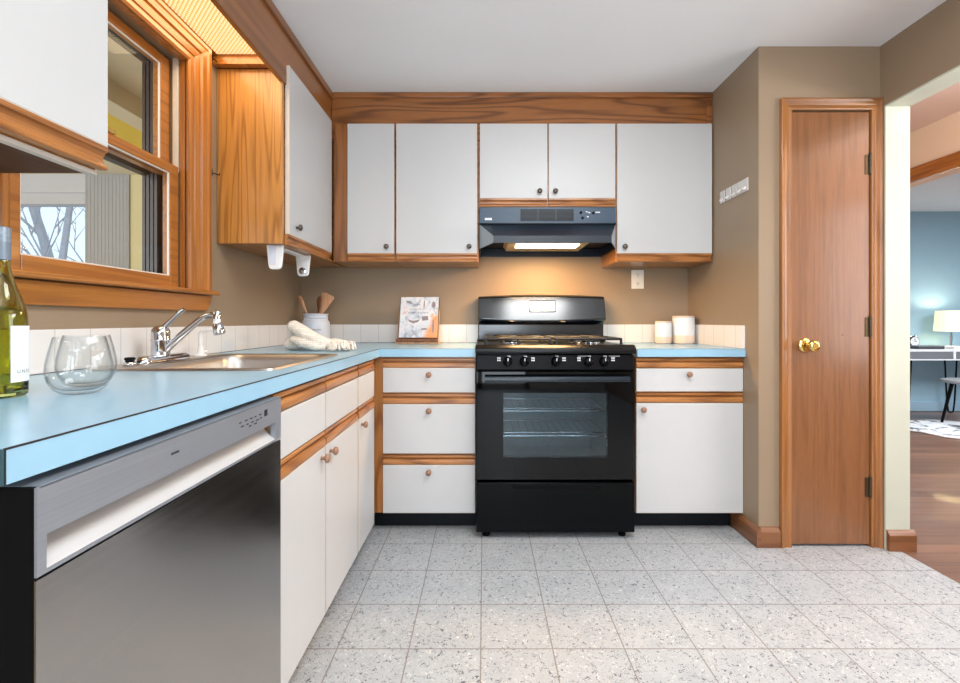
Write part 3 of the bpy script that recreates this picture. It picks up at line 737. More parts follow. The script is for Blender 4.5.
tag(MB().box(XL+.0115, -.036, YB-.0115, YB-.0005, CT+.0006, BS).build('backsplash', M['tileX'], None, .0015), 'white tile backsplash strip on the back wall behind the book stand', 'backsplash', 'white tile backsplash strips')
tag(MB().box(.745, XA-.0125, YB-.0115, YB-.0005, CT+.0006, BS).build('backsplash', M['tileX'], None, .0015), 'white tile backsplash strip on the back wall behind the canisters', 'backsplash', 'white tile backsplash strips')
tag(MB().box(XA-.0115, XA-.0005, 2.243, YB-.0005, CT+.0006, BS).build('backsplash', M['tileY'], None, .0015), 'white tile backsplash strip on the right alcove wall beside the canisters', 'backsplash', 'white tile backsplash strips')

# ------------------------------------------------------------------ dishwasher
tW = thing('dishwasher', 'stainless steel front-control dishwasher with pocket handle', 'dishwasher', (-.8, .81, 0))
FX = -.497
MB().box(XL+.03, FX-.050, .509, 1.121, .03, .862).box(FX-.050, FX-.0035, .5085, .512, .05, .8645).box(FX-.050, FX-.006, .512, 1.120, .09, .755).build('tub', M['blackmat'], tW, label='black dishwasher side')
MB().box(FX-.005, FX-.0008, .509, 1.121, .09, .7605).build('door_panel', M['steel'], tW)
MB().box(FX-.08, FX-.06, .516, 1.116, .0, .088).build('toe_kick', M['toe'], tW)
# control panel with the pocket
s = MB(); z0, z1, ya, yb = .7640, .865, .509, 1.121
hy0, hy1, hz0, hz1 = .5205, 1.092, .7685, .808
s.box(FX-.003, FX, ya, yb, hz1, z1-.001); s.box(FX-.045, FX, ya+.004, yb, z1-.002, z1); s.box(FX-.003, FX, ya, hy0, z0, hz1); s.box(FX-.012, FX, hy1, yb, z0, hz1); s.box(FX-.012, FX, hy0, hy1, z0, hz0)
cp = s.build('control_panel', M['steelpanel'], tW)
s = MB().prism([(FX-.0015, hz0), (FX-.0015, hz0-.003), (FX-.048, hz0-.003), (FX-.048, hz1+.02), (FX-.044, hz1+.02), (FX-.042, hz1-.001), (FX-.034, hz1-.010), (FX-.018, hz0+.012)], 'Y', hy0-.004, hy1+.004)
s.build('handle_scoop', M['steelscoop'], tW, smooth=40, label='pale scooped pocket handle')
s = MB()
for k, (yy, zz) in enumerate(((.930, .841), (.952, .841), (.972, .841), (.992, .841), (1.012, .841), (.936, .832), (.958, .832), (.978, .832), (.998, .832), (1.016, .833), (.968, .826), (.990, .826))):
    s.box(FX, FX+.0006, yy, yy+.008+.002*(k % 3), zz, zz+.0026)
s.build('button_print', M['darkmark'], tW)
MB().box(FX, FX+.0007, 1.036, 1.050, .834, .848).build('display', M['darkslot'], tW)
s = MB()
for k in range(5): s.box(FX, FX+.0006, .7275+k*.0040, .7303+k*.0040, .8365, .8400)
s.build('maker_mark', M['darkmark'], tW)

# ------------------------------------------------------------------ sink and taps
tSk = thing('sink', 'stainless steel drop-in sink in the pale blue counter', 'sink', (-.83, 1.54, CT))
sx0, sx1, sy0, sy1 = -1.098, -.576, 1.245, 1.830
bx0, bx1, by0, by1 = -1.000, -.606, 1.276, 1.800
s = MB(); R = .03
loops = [rrect(sx0, sx1, sy0, sy1, R, CT+.0005), rrect(sx0+.003, sx1-.003, sy0+.003, sy1-.003, R, CT+.006), rrect(sx0+.012, sx1-.012, sy0+.012, sy1-.012, R, CT+.007),
         rrect(bx0-.006, bx1+.006, by0-.006, by1+.006, .066, CT+.005), rrect(bx0, bx1, by0, by1, .062, CT+.001), rrect(bx0+.006, bx1-.006, by0+.006, by1-.006, .06, CT-.02),
         rrect(bx0+.016, bx1-.016, by0+.016, by1-.016, .056, CT-.15), rrect(bx0+.04, bx1-.04, by0+.04, by1-.04, .05, CT-.175), rrect(-.83, -.77, 1.51, 1.57, .028, CT-.178)]
s.loft(loops, cap0=False, cap1=True)
s.build('basin', M['sinksteel'], tSk, smooth=45)
MB().lathe([(.044, -.177), (.044, -.1735), (.03, -.1745), (.001, -.1765)], (-.80, 1.54, CT), 24).build('drain', M['chrome'], tSk, smooth=50)

tF = thing('faucet', 'chrome single-lever kitchen faucet with swivel spray tip', 'faucet', (-1.05, 1.52, CT+.006))
fx, fy, fz = -1.050, 1.487, CT+.007
MB().loft([rrect(fx-.027, fx+.030, fy-.106, fy+.124, .027, fz), rrect(fx-.026, fx+.029, fy-.105, fy+.123, .026, fz+.010), rrect(fx-.018, fx+.020, fy-.094, fy+.112, .018, fz+.019)]).build('deck_plate', M['chrome'], tF, smooth=50)
MB().lathe([(.027, 0), (.0265, .006), (.026, .045), (.028, .048), (.028, .052), (.0265, .055), (.027, .075), (.024, .086), (.016, .094), (.001, .098)], (fx, fy, fz+.017), 28).build('faucet_body', M['chrome'], tF, smooth=45)
hb = Vector((fx, fy, fz+.095))
MB().tube([hb+Vector((-.008, 0, -.006)), hb+Vector((.012, .002, .014)), hb+Vector((.04, .004, .044)), hb+Vector((.062, .006, .066)), hb+Vector((.071, .007, .073))], [.016, .0125, .0085, .0105, .0065], 14, flat=.75).build('lever', M['chrome'], tF, smooth=60)
sp0 = Vector((fx+.018, fy, fz+.038))
pts = [sp0, sp0+Vector((.041, -.002, .036)), sp0+Vector((.082, -.004, .071)), sp0+Vector((.118, -.006, .099)), sp0+Vector((.140, -.007, .109)), sp0+Vector((.159, -.008, .111)), sp0+Vector((.168, -.0085, .110))]
MB().tube(pts, [.0125, .0115, .0108, .0105, .0105, .0105, .0105], 14).build('spout', M['chrome'], tF, smooth=60)
e = pts[-1]
tip = MB().lathe([(.001, .0125), (.011, .0125), (.0125, .011), (.0125, -.012), (.0105, -.0125)], (e.x+.002, e.y, e.z), 18).build('spout_end', M['chrome'], tF, smooth=50)
MB().lathe([(.0105, -.0125), (.0108, -.025), (.013, -.027)], (e.x+.002, e.y, e.z), 18).build('white_collar', M['plastic'], tF, smooth=50)
ang = math.radians(14)
s = MB().lathe([(.010, 0), (.015, -.006), (.0165, -.02), (.018, -.034), (.0165, -.038), (.001, -.0385)], (0, 0, 0), 20)
for p in s.v: p.x, p.z = p.x*math.cos(ang) - p.z*math.sin(ang), p.x*math.sin(ang) + p.z*math.cos(ang)
for p in s.v: p += Vector((e.x+.002, e.y, e.z-.025))
s.build('spray_tip', M['chrome'], tF, smooth=50)

tG = thing('filter_tap', 'small white gooseneck water tap behind the sink, beyond the faucet', 'tap', (-1.062, 1.715, CT+.006))
gx, gy, gz = -1.062, 1.715, CT+.0065
MB().lathe([(.022, 0), (.022, .004), (.012, .007), (.010, .03), (.008, .034)], (gx, gy, gz), 20).build('tap_base', M['plastic'], tG, smooth=45)
pts = [(gx, gy, gz+.03), (gx, gy, gz+.07)] + [(gx+.022-.022*math.cos(a), gy, gz+.075+.022*math.sin(a)) for a in (.3, .7, 1.1, 1.57)] + [(gx+.045, gy, gz+.097), (gx+.056, gy, gz+.093), (gx+.060, gy, gz+.084)]
MB().tube(pts, .0078, 12).build('tap_neck', M['plastic'], tG, smooth=60)
MB().tube([(gx, gy, gz+.012), (gx+.004, gy+.018, gz+.014), (gx+.006, gy+.03, gz+.016)], [.006, .0045, .005], 10).build('tap_lever', M['plastic'], tG, smooth=60)
tH = thing('deck_cap', 'low black and chrome cap at the near end of the faucet plate', 'sink fitting', (-1.05, 1.345, CT+.007))
MB().lathe([(.016, 0), (.016, .004), (.014, .007), (.012, .008)], (-1.05, 1.358, CT+.0072), 20).build('ring', M['chrome'], tH, smooth=45)
MB().lathe([(.0115, .0), (.0115, .005), (.014, .006), (.014, .010), (.011, .013), (.001, .0135)], (-1.05, 1.358, CT+.0152), 20).build('cap', M['blackmat'], tH, smooth=45)

# ------------------------------------------------------------------ range
RX0, RX1, RY = -.0375, .7245, 2.200
tR = thing('range', 'black freestanding gas range with a glass oven door', 'stove', ((RX0+RX1)/2, 2.5, 0))
s = MB(); s.box(RX0, RX0+.02, RY+.035, 2.80, .045, .895); s.box(RX1-.02, RX1, RY+.035, 2.80, .045, .895); s.box(RX0+.02, RX1-.02, 2.76, 2.80, .045, .895)
s.box(RX0+.02, RX1-.02, RY+.035, 2.76, .045, .06); s.box(RX0+.02, RX1-.02, RY+.035, 2.76, .775, .895)
s.build('range_body', M['black'], tR)
# oven cavity lining and racks
s = MB(); s.box(.05, .64, 2.70, 2.71, .31, .76); s.box(.05, .06, RY+.045, 2.70, .31, .76); s.box(.63, .64, RY+.045, 2.70, .31, .76); s.box(.05, .64, RY+.045, 2.71, .30, .31); s.box(.05, .64, RY+.045, 2.71, .76, .77)
s.build('oven_lining', mat('grey_oven_enamel', (186, 192, 196), noise=.2, nscale=40, rough=.45), tR)
for z in (.60, .475):
    s = MB()
    for y in (2.29, 2.36, 2.66): s.tube([(.065, y, z), (.625, y, z)], .004, 8)
    for k in range(15): s.tube([(.075+k*.0385, 2.29, z+.004), (.075+k*.0385, 2.66, z+.004)], .0022, 6)
    s.build('oven_rack', M['chrome'], tR, smooth=60)
# drawer
dw = MB().box(RX0, RX1, RY, RY+.033, .034, .274).build('storage_drawer', M['black'], tR, .004)
MB().box(.137, .560, RY-.006, RY+.001, .244, .249).box(.137, .560, RY-.001, RY+.0005, .249, .264).build('drawer_pull', M['blackmat'], dw, .002)
# oven door: frame round a tinted window, handle in front
od = MB(); oy = RY-.004
wx0, wx1, wz0, wz1 = .093, .592, .395, .705
od.box(RX0+.002, wx0, oy, oy+.036, .290, .806); od.box(wx1, RX1-.002, oy, oy+.036, .290, .806); od.box(wx0, wx1, oy, oy+.036, .290, wz0); od.box(wx0, wx1, oy, oy+.036, wz1, .806)
odo = od.build('oven_door', mat('black_door_glass', (3, 4, 6), noise=.05, rough=.03, spec=.3), tR)
MB().box(wx0-.001, wx1+.001, oy+.0004, oy+.006, wz0-.001, wz1+.001).build('oven_window', M['ovenglass'], odo)
hp = []
for k in range(25):
    u = k/24; x = .004 + u*(.688-.004); hp.append((x, oy-.034-.010*math.sin(PI*u), .775))
s = MB(); loops = []
for k, p in enumerate(hp):
    ed = min(k, 24-k); d = (.020 if ed > 1 else .014 if ed == 1 else .008)
    loops.append([(p[0], p[1]-.0095, p[2]-.010), (p[0], p[1]-.0115, p[2]), (p[0], p[1]-.008, p[2]+.011), (p[0], p[1]+d*.4, p[2]+.015), (p[0], p[1]+d*.5, p[2]-.014)])
s.loft(loops)
s.box(.010, .040, oy-.034, oy, .766, .786); s.box(.652, .682, oy-.034, oy, .766, .786)
s.build('oven_handle', mat('handle_black', (26, 36, 46), rough=.28), odo, smooth=50)
# control panel (slightly raked), knobs, printing
s = MB().prism([(RY+.032, .810), (RY+.002, .810), (RY-.006, .818), (RY+.004, .886), (RY+.035, .888)], 'X', RX0+.004, RX1-.004)
cpn = s.build('control_panel', mat('panel_black', (12, 12, 15), noise=.05, rough=.35, spec=.12), tR, .002)
kz = .856
for kx in (px(508, 2.17), px(524.8, 2.17), px(556.7, 2.17), px(589.5, 2.17), px(605.4, 2.17)):
    k = MB().lathe([(.0235, .004), (.0235, -.006), (.021, -.012), (.019, -.022), (.016, -.025), (.001, -.0255)], (kx, RY-.002, kz), 22, ax='Y').build('control_knob', M['black'], tR, smooth=45)
    MB().box(kx-.0045, kx+.0045, RY-.036, RY-.024, kz-.019, kz+.019).build('grip', M['black'], k, .003)
    MB().box(kx-.0018, kx+.0018, RY-.0368, RY-.036, kz+.004, kz+.018).build('pointer', M['whitemark'], k)
for kk, (kx, dxs) in enumerate(((px(508, 2.17), -.050), (px(524.8, 2.17), .034), (px(556.7, 2.17), .032), (px(589.5, 2.17), -.052), (px(605.4, 2.17), .036))):
    s = MB()
    for q in range(2):
        for r in range(2): s.box(kx+dxs+q*.009, kx+dxs+q*.009+.0065, RY-.004, RY+.002, kz+.002+r*.011, kz+.0085+r*.011)
    s.build('dial_print', M['whitemark'], cpn); s = MB()
    s.box(kx-.002, kx+.012, RY-.002, RY+.003, kz+.0245, kz+.0270); s.box(kx+.010, kx+.0125, RY-.003, RY+.003, kz+.016, kz+.0270)
    if kk == 3: MB().box(px(578, 2.2), px(588, 2.2), RY-.001, RY+.003, .8805, .8820).build('dial_print', M['whitemark'], cpn)
    if kk == 4: MB().box(px(609, 2.2), px(620, 2.2), RY-.001, RY+.003, .8805, .8820).build('dial_print', M['whitemark'], cpn)
    s.build('dial_print', M['whitemark'], cpn)
# cooktop
ck = MB().prism([(RY-.012, .893), (RY-.016, .900), (RY-.014, .918), (RY+.004, .932), (RY+.03, .936), (RY+.05, .928), (2.735, .928), (2.745, .940), (2.80, .940), (2.80, .893)], 'X', RX0-.004, RX1+.004).build('cooktop', mat('cooktop_enamel', (8, 9, 11), noise=.1, rough=.3, spec=.3), tR, .003, smooth=40)
for bx, byy, br in ((.145, 2.36, .045), (.545, 2.36, .05), (.145, 2.61, .04), (.545, 2.61, .045)):
    b = MB().lathe([(br+.02, .928), (br+.016, .932), (br, .934), (br, .943), (br-.004, .945)], (bx, byy, 0), 24).build('burner', M['chrome'], tR, smooth=40)
    MB().lathe([(br-.006, .945), (br-.004, .951), (br-.012, .955), (.001, .956)], (bx, byy, 0), 24).build('burner_cap', M['iron'], b, smooth=40)
for gx0, gx1 in ((.010, .330), (.358, .678)):
    s = MB(); zt = .965; y0, y1 = 2.265, 2.715; r = .0062
    cor = [(gx0, y0), (gx1, y0), (gx1, y1), (gx0, y1)]
    for i in range(4): s.tube([(*cor[i], zt-.004), (*cor[(i+1) % 4], zt-.004)], r, 8)
    ym = (y0+y1)/2; xm = (gx0+gx1)/2
    s.tube([(gx0, ym, zt-.004), (gx1, ym, zt-.004)], r, 8)
    for yc in (2.36, 2.61):
        for a in range(4):
            ca, sa = math.cos(PI/4+a*PI/2), math.sin(PI/4+a*PI/2)
            s.tube([(xm+ca*.03, yc+sa*.03, zt), (xm+ca*.10, yc+sa*.09, zt), (xm+ca*.155, yc+sa*.12, zt-.004)], [.005, .0055, .005], 8)
    for xx in (gx0, xm, gx1):
        for yy in (y0, y1): s.tube([(xx, yy, zt-.004), (xx, yy, .9285)], [.0062, .008], 8)
    s.build('burner_grate', M['iron'], tR, smooth=50)
# backguard
bgx0, bgx1 = RX0+.003, RX1+.012
def bg_sec(x):
    u = (x-bgx0)/(bgx1-bgx0); bow = math.sin(PI*u)
    zt = 1.200 + .012*bow; zl = 1.052 - .014*bow
    return [(x, 2.868, .905), (x, 2.822, .905), (x, 2.822, 1.030), (x, 2.806, zl-.004), (x, 2.770-.008*bow, zl), (x, 2.764-.008*bow, zl+.014), (x, 2.800-.006*bow, zt-.012), (x, 2.815, zt), (x, 2.868, zt)]
s = MB().loft([bg_sec(bgx0+(bgx1-bgx0)*k/20) for k in range(21)])
bgo = s.build('backguard', mat('backguard_black', (12, 20, 30), noise=.05, rough=.16, spec=1.0), tR, .004, smooth=35)
def onface(x, z):   # point on the raked face of the backguard
    u = (x-bgx0)/(bgx1-bgx0); bow = math.sin(PI*u); zt = 1.200+.012*bow; zl = 1.052-.014*bow
    f = (z-(zl+.014))/((zt-.012)-(zl+.014)); return 2.764-.008*bow + f*(.036+.002*bow)
cx0, cx1, cz0, cz1 = px(529, 2.78), px(555.5, 2.78), 1.104, 1.176
s = MB(); n = 10
def plate(x0, x1, z0, z1, lift, r=.008):
    base = rrect(x0, x1, z0, z1, r, 0); return [[(a, onface(a, b_)+.004, b_) for a, b_, _ in base], [(a, onface(a, b_)-lift, b_) for a, b_, _ in base]]
s.loft(plate(cx0, cx1, cz0, cz1, .003)); s.build('clock_frame', M['blackmat'], bgo)
MB().loft(plate(cx0+.005, cx1-.005, cz0+.006, cz1-.006, .0045, .005)).build('clock_plate', mat('bright_clock_plate', (176, 184, 188), noise=.5, nscale=40, rough=.3, metal=.8), bgo, label='shiny silver plate')
s = MB()
for k in range(4): s.loft(plate(.342-.016+k*.008, .342-.0105+k*.008, 1.091, 1.096, .0015, .0005))
s.build('maker_mark', M['whitemark'], bgo)
for x in (.01, .677):
    for y in (RY+.05, 2.72): MB().lathe([(.018, 0.0005), (.018, .012), (.010, .014), (.010, .046)], (x, y, 0), 14).build('leg', M['blackmat'], tR, smooth=45)

# ------------------------------------------------------------------ range hood
hx0, hx1 = px(479.4, 2.55), px(615.6, 2.55)
HB = 1.452
tHd = thing('range_hood', 'dark slate under-cabinet range hood with its lamp lit', 'range hood', ((hx0+hx1)/2, YB, 1.56))
hm = [M['hood'], M['hoodfront'], M['hoodside']]
li, lo = .048, .656; ly = 2.352
s = MB()
s.box(hx0, hx1, 2.553, YB-.002, 1.590, 1.684, 1)
# visor: sloped top, front lip, chamfered sides, back and side walls
tl, tr, fl, fr = (hx0, 2.553), (hx1, 2.553), (li, ly), (lo, ly)
V = [(*tl, 1.590), (*tr, 1.590), (*fr, 1.488), (*fl, 1.488), (*fl, HB), (*fr, HB), (*tl, HB), (*tr, HB)]
s.add(V, [(0, 1, 2, 3), (3, 2, 5, 4)], 0)
s.add([V[0], V[3], V[4], V[6]], [(0, 1, 2, 3)], 2); s.add([V[1], V[2], V[5], V[7]], [(0, 1, 2, 3)], 2)
s.box(hx0, hx0+.004, 2.553, YB-.002, HB, 1.590, 0); s.box(hx1-.004, hx1, 2.553, YB-.002, HB, 1.590, 0); s.box(hx0, hx1, YB-.012, YB-.002, HB, 1.59, 0)
s.build('hood_shell', hm, tHd)
MB().box(hx0-.001, hx1+.001, 2.545, 2.556, 1.586, 1.594).build('ledge', M['blackmat'], tHd, .001)
s = MB(); s.add([(fl[0]+.004, ly+.006, 1.478), (fr[0]-.004, ly+.006, 1.478), (hx1-.006, 2.56, 1.500), (hx1-.006, YB-.014, 1.500), (hx0+.006, YB-.014, 1.500), (hx0+.006, 2.56, 1.500)], [(0, 1, 2, 3, 4, 5)])
s.build('underside', M['blackmat'], tHd)
lx0, lx1 = .175, .520
s = MB(); s.box(lx0-.045, lx1+.045, 2.47, 2.76, 1.470, 1.474); s.loft([[(lx0-.045, 2.47, 1.474), (lx1+.045, 2.47, 1.474), (lx1+.045, 2.76, 1.474), (lx0-.045, 2.76, 1.474)], [(lx0-.06, 2.45, 1.50), (lx1+.06, 2.45, 1.50), (lx1+.06, 2.78, 1.50), (lx0-.06, 2.78, 1.50)]])
s.build('lamp_housing', mat('cream_lamp_housing', (190, 168, 130), noise=.05, rough=.5), tHd)
MB().box(lx0, lx1, 2.485, 2.60, 1.462, 1.4695).build('lamp_lens', M['lens'], tHd, .003, label='glowing warm lamp lens')
s = MB()
for k in range(3):
    vx0 = px(520.5+k*18, 2.55); s.box(vx0, vx0+.096, 2.5515, 2.5535, 1.607, 1.672)
vg = s.build('vent_grille', M['blackmat'], tHd)
s = MB()
for k in range(9): s.box(px(520.5, 2.55), px(520.5, 2.55)+.296, 2.5505, 2.5516, 1.610+k*.0068, 1.613+k*.0068)
s.build('grille_slat', M['hood'], vg)
MB().box(px(484.8, 2.55), px(492, 2.55), 2.5518, 2.5531, 1.612, 1.6245).build('maker_badge', M['whitemark'], tHd)
for bx_, bz_ in ((581, 1.654), (593.5, 1.652), (582.7, 1.624)):
    MB().lathe([(.007, 0), (.007, -.005), (.005, -.007), (.001, -.0075)], (px(bx_, 2.55), 2.553, bz_), 14, ax='Y').build('push_button', M['blackmat'], tHd, smooth=45)
for a, b_, c_ in ((586, 1.656, .010), (588.5, 1.651, .010), (595.5, 1.653, .026), (587, 1.628, .010)):
    MB().box(px(a, 2.55), px(a, 2.55)+c_, 2.5522, 2.5531, b_, b_+.006).build('button_print', M['whitemark'], tHd)
area('hood_lamp_light', (.345, 2.50, 1.455), (0, 0, 0), .34, .10, 15.0, (1.0, .60, .25))

# ------------------------------------------------------------------ things on the counter
# wine bottle
bt = thing('wine_bottle', 'white wine bottle cut by the left picture edge on the counter', 'bottle', (-.868, .82, CT))
BX, BYY, BZ = -.868, .82, CT+.0004
out = [(.034, 0), (.0375, .004), (.038, .012), (.038, .125), (.0368, .146), (.0345, .160), (.0300, .178), (.0245, .193), (.0185, .213), (.0150, .232), (.0140, .245), (.0142, .275), (.0148, .288)]
inn = [(.0105, .288), (.0108, .245), (.0120, .230), (.0155, .211), (.0215, .190), (.0270, .175), (.0315, .158), (.0338, .144), (.0350, .125), (.0350, .014), (.030, .008), (.012, .018), (.0005, .022)]
MB().lathe([(.0005, .006), (.010, .004), (.028, .0005)] + out + inn, (BX, BYY, BZ), 48, close=False).build('bottle_glass', M['bottle'], bt, smooth=60)
MB().lathe([(.0005, .0222), (.012, .0182), (.0299, .0082), (.0349, .0142), (.0349, .1225), (.0005, .1225)], (BX, BYY, BZ), 48, close=False).build('wine', M['wine'], bt, smooth=60)
MB().lathe([(.0152, .245), (.0155, .246), (.0152, .275), (.0158, .277), (.0158, .281), (.0152, .283), (.0158, .286), (.0158, .290), (.0152, .292), (.0156, .303), (.013, .3045), (.0005, .3045)], (BX, BYY, BZ), 32, close=False).build('screw_cap', M['capsule'], bt, smooth=40, label='pale blue-grey screw cap')
# label wraps the side turned to the camera's right
def on_bottle(a, z, r=.0384): return (BX+r*math.cos(a), BYY+r*math.sin(a), BZ+z)
a0, a1 = math.radians(-22), math.radians(62); n = 28
s = MB()
vv = [on_bottle(a0+(a1-a0)*i/n, z) for z in (.027, .127) for i in range(n+1)]
vi = [on_bottle(a0+(a1-a0)*i/n, z, .0381) for z in (.027, .127) for i in range(n+1)]
s.loft([[vv[i] for i in range(n+1)], [vv[n+1+i] for i in range(n+1)], [vi[n+1+i] for i in range(n+1)], [vi[i] for i in range(n+1)], [vv[i] for i in range(n+1)]], cap0=False, cap1=False, closed=False)
lb = s.build('front_label', M['paper'], bt, smooth=40)
fc = bpy.data.curves.new('tmp_text', 'FONT'); fc.body = 'U N S H'; fc.size = .0085; fc.extrude = .0
fo = bpy.data.objects.new('tmp_text', fc); col.objects.link(fo)
bpy.context.view_layer.update()
tm = bpy.data.meshes.new_from_object(fo.evaluated_get(bpy.context.evaluated_depsgraph_get()))
s = MB(); s.add([on_bottle(math.radians(-9)+p.co.x/.0386, .0425+p.co.y, .0386) for p in tm.vertices], [tuple(f.vertices) for f in tm.polygons])
bpy.data.objects.remove(fo); bpy.data.meshes.remove(tm); bpy.data.curves.remove(fc)
s.build('label_lettering', M['darkmark'], lb)

# two stemless glasses
def stemless(loc, label):
    t = thing('stemless_glass', label, 'glass', loc, 'stemless wine glasses by the bottle')
    o = [(.0005, .0), (.022, .0002), (.026, .002), (.036, .010), (.0435, .024), (.0465, .040), (.0455, .056), (.0415, .078), (.0355, .1035), (.0350, .1040)]
    i = [(.0344, .1035), (.0402, .078), (.0441, .056), (.0451, .040), (.0420, .0255), (.0345, .0135), (.024, .0075), (.0005, .006)]
    MB().lathe([(r*1.07, h*1.02) for r, h in o+i], loc, 56, close=False).build('bowl', M['glass'], t, smooth=70); return t
stemless((-.757, .858, CT+.0006), 'clear stemless wine glass, nearer to the camera of the two')
stemless((-.828, .955, CT+.0006), 'clear stemless wine glass, half hidden behind the nearer one')

# utensil crock and utensils
ck_ = thing('utensil_crock', 'pale stoneware crock full of wooden utensils in the counter corner', 'crock', (-1.0, 2.72, CT))
KX, KY, KZ = -1.0, 2.725, CT+.0005
prof = [(.070, 0), (.078, .004), (.080, .012), (.080, .112), (.078, .128), (.070, .142), (.066, .148), (.070, .152), (.071, .157), (.066, .161), (.066, .166), (.070, .169), (.071, .176), (.067, .179), (.062, .178), (.060, .15), (.068, .125), (.069, .02), (.001, .012)]
co = MB().lathe(prof, (KX, KY, KZ), 44).build('pot', M['crock'], ck_, smooth=50)
s = MB()
for k in range(8):
    a = math.radians(-86)+k*.085; r = .0803
    for q in range(2):
        p = lambda dz, da: (KX+r*math.cos(a+da), KY+r*math.sin(a+da), KZ+.082+dz)
        s.add([p(.0+.004*q, .0+.03*q), p(.0+.004*q, .045), p(.004+.004*q, .045), p(.004+.004*q, 0+.03*q)], [(0, 1, 2, 3)])
s.build('printed_word', M['darkmark'], ck_)
def utensil(name, label, base, tip, m, shape):
    t = tag(MB_ut(base, tip, shape).build(name, m, None, 0, smooth=55), label, 'utensil', 'wooden utensils in the crock'); return t
def MB_ut(base, tip, shape):
    b, t_ = Vector(base), Vector(tip); s = MB(); d = (t_-b); L = d.length; d.normalize()
    side = Vector((1, 0, 0)); side = (side - d*side.dot(d)).normalized(); w_ = d.cross(side)
    loops = []
    for u, hw, th in shape:
        c = b + d*(L*u); loops.append([c + side*hw*math.cos(2*PI*j/14) + w_*th*math.sin(2*PI*j/14) for j in range(14)])
    return s.loft(loops)
spoonhandle = [(0, .005, .005), (.6, .006, .005), (.72, .008, .006), (.85, .013, .006), (.95, .013, .005), (.99, .009, .004), (1, .003, .002)]
bowlshape = [(0, .005, .005), (.55, .006, .006), (.68, .010, .006), (.8, .018, .007), (.9, .020, .007), (.97, .014, .005), (1, .004, .002)]
spat = [(0, .006, .005), (.5, .007, .005), (.62, .014, .005), (.78, .024, .004), (.95, .032, .0035), (.985, .030, .003), (1, .026, .002)]
utensil('wooden_spoon', 'slim pale wooden spoon handle leaning left out of the crock', (KX+.015, KY, KZ+.03), (KX-.105, KY+.01, KZ+.285), M['spoon'], spoonhandle)
utensil('wooden_spoon', 'dark wooden spoon upright in the middle of the crock', (KX-.002, KY+.03, KZ+.03), (KX+.012, KY+.038, KZ+.285), M['spoondark'], bowlshape)
utensil('wooden_spatula', 'pale flat wooden spatula standing behind the wider one', (KX+.005, KY+.002, KZ+.03), (KX+.048, KY+.022, KZ+.305), M['spoon'], [(u, hw*.65, th) for u, hw, th in spat])
utensil('wooden_spatula', 'wide wooden spatula leaning right out of the crock', (KX-.040, KY-.015, KZ+.03), (KX+.092, KY-.028, KZ+.290), M['spoon'], spat)

# tea towel: rolled waffle cloth with a fringed end
tt = thing('tea_towel', 'cream waffle tea towel rolled up with a fringed end by the sink', 'towel', (-.78, 2.115, CT))
s = MB(); O = Vector((-.78, 2.115, CT+.002))
def P(x, y, z): return O + Vector((x*1.12, y*1.12, z*1.16))
s.tube([P(-.130, .020, .022), P(-.115, .020, .023), P(-.05, .018, .026), P(.03, .01, .024), P(.07, 0, .018)], [q*1.14 for q in (.021, .026, .027, .025, .017)], 18, flat=.9)
s.tube([P(-.104, .0, .098), P(-.092, -.002, .096), P(-.05, -.012, .074), P(.0, -.022, .047), P(.045, -.03, .030), P(.075, -.03, .022)], [q*1.14 for q in (.020, .028, .030, .029, .026, .018)], 18, flat=.9)
s.tube([P(-.09, -.012, .045), P(-.04, -.035, .030), P(.02, -.050, .016), P(.06, -.05, .012)], [q*1.14 for q in (.014, .019, .016, .010)], 14)
s.tube([P(.03, .02, .026), P(.08, .012, .024), P(.12, .0, .020), P(.155, -.01, .014)], [q*1.14 for q in (.030, .034, .030, .016)], 16, flat=.65)
clo = s.build('cloth', M['towel'], tt)
rm = clo.modifiers.new('remesh', 'REMESH'); rm.mode = 'VOXEL'; rm.voxel_size = .003; rm.use_smooth_shade = True
sm = clo.modifiers.new('smooth', 'SMOOTH'); sm.iterations = 3; sm.factor = .5
s = MB()
for k in range(90):
    a = random.uniform(-1.9, 1.0); bx_ = .10+.06*math.cos(a)*random.uniform(.5, 1); by_ = -.02+.045*math.sin(a)
    z_ = random.uniform(.008, .034); L = random.uniform(.012, .026); dx, dy = math.cos(a), math.sin(a)
    p0 = P(bx_, by_, z_); p1 = p0+Vector((dx*L*.6, dy*L*.6, .003)); p2 = p0+Vector((dx*L, dy*L, -z_*.7))
    p2.z = max(p2.z, CT+.004)
    s.tube([p0, p1, p2], [.0035, .003, .0022], 6)
fr_ = s.build('fringe', M['towel'], tt, smooth=60); fr_['kind'] = 'stuff'

# cookbook on its stand
bs_rot = (math.radians(-14), 0, math.radians(-5))
st = thing('book_stand', 'pale wooden cookbook stand on the counter left of the range', 'book stand', (-.382, 2.735, CT+.0005), rot=(0, 0, math.radians(-5)))
s = MB().box(-.138, .120, -.048, .055, 0, .012); s.build('stand_base', M['stand'], st, .003, local=True)
s = MB().box(-.134, .118, -.052, -.045, .012, .030).box(-.03, .03, -.055, -.044, .016, .026); s.build('stand_ledge', M['spoondark'], st, .002, local=True)
def tilt(mb, y0, z0, a):
    for p in mb.v:
        y, z = p.y, p.z; p.y = y0 + y*math.cos(a) + z*math.sin(a); p.z = z0 - y*math.sin(a) + z*math.cos(a)
    return mb
TA = math.radians(13)
s = tilt(MB().box(-.140, .112, .0, .010, 0, .190), -.006, .013, TA); s.build('stand_back', M['stand'], st, .002, local=True)
bk = thing('cookbook', 'cookbook with a grey and orange photo cover on the wooden stand', 'book', (-.382, 2.735, CT+.0005), rot=(0, 0, math.radians(-5)))
s = tilt(MB().box(-.118, .106, -.0255, -.0015, .002, .244), -.010, .031, TA)
s.build('pages', M['pages'], bk, local=True)
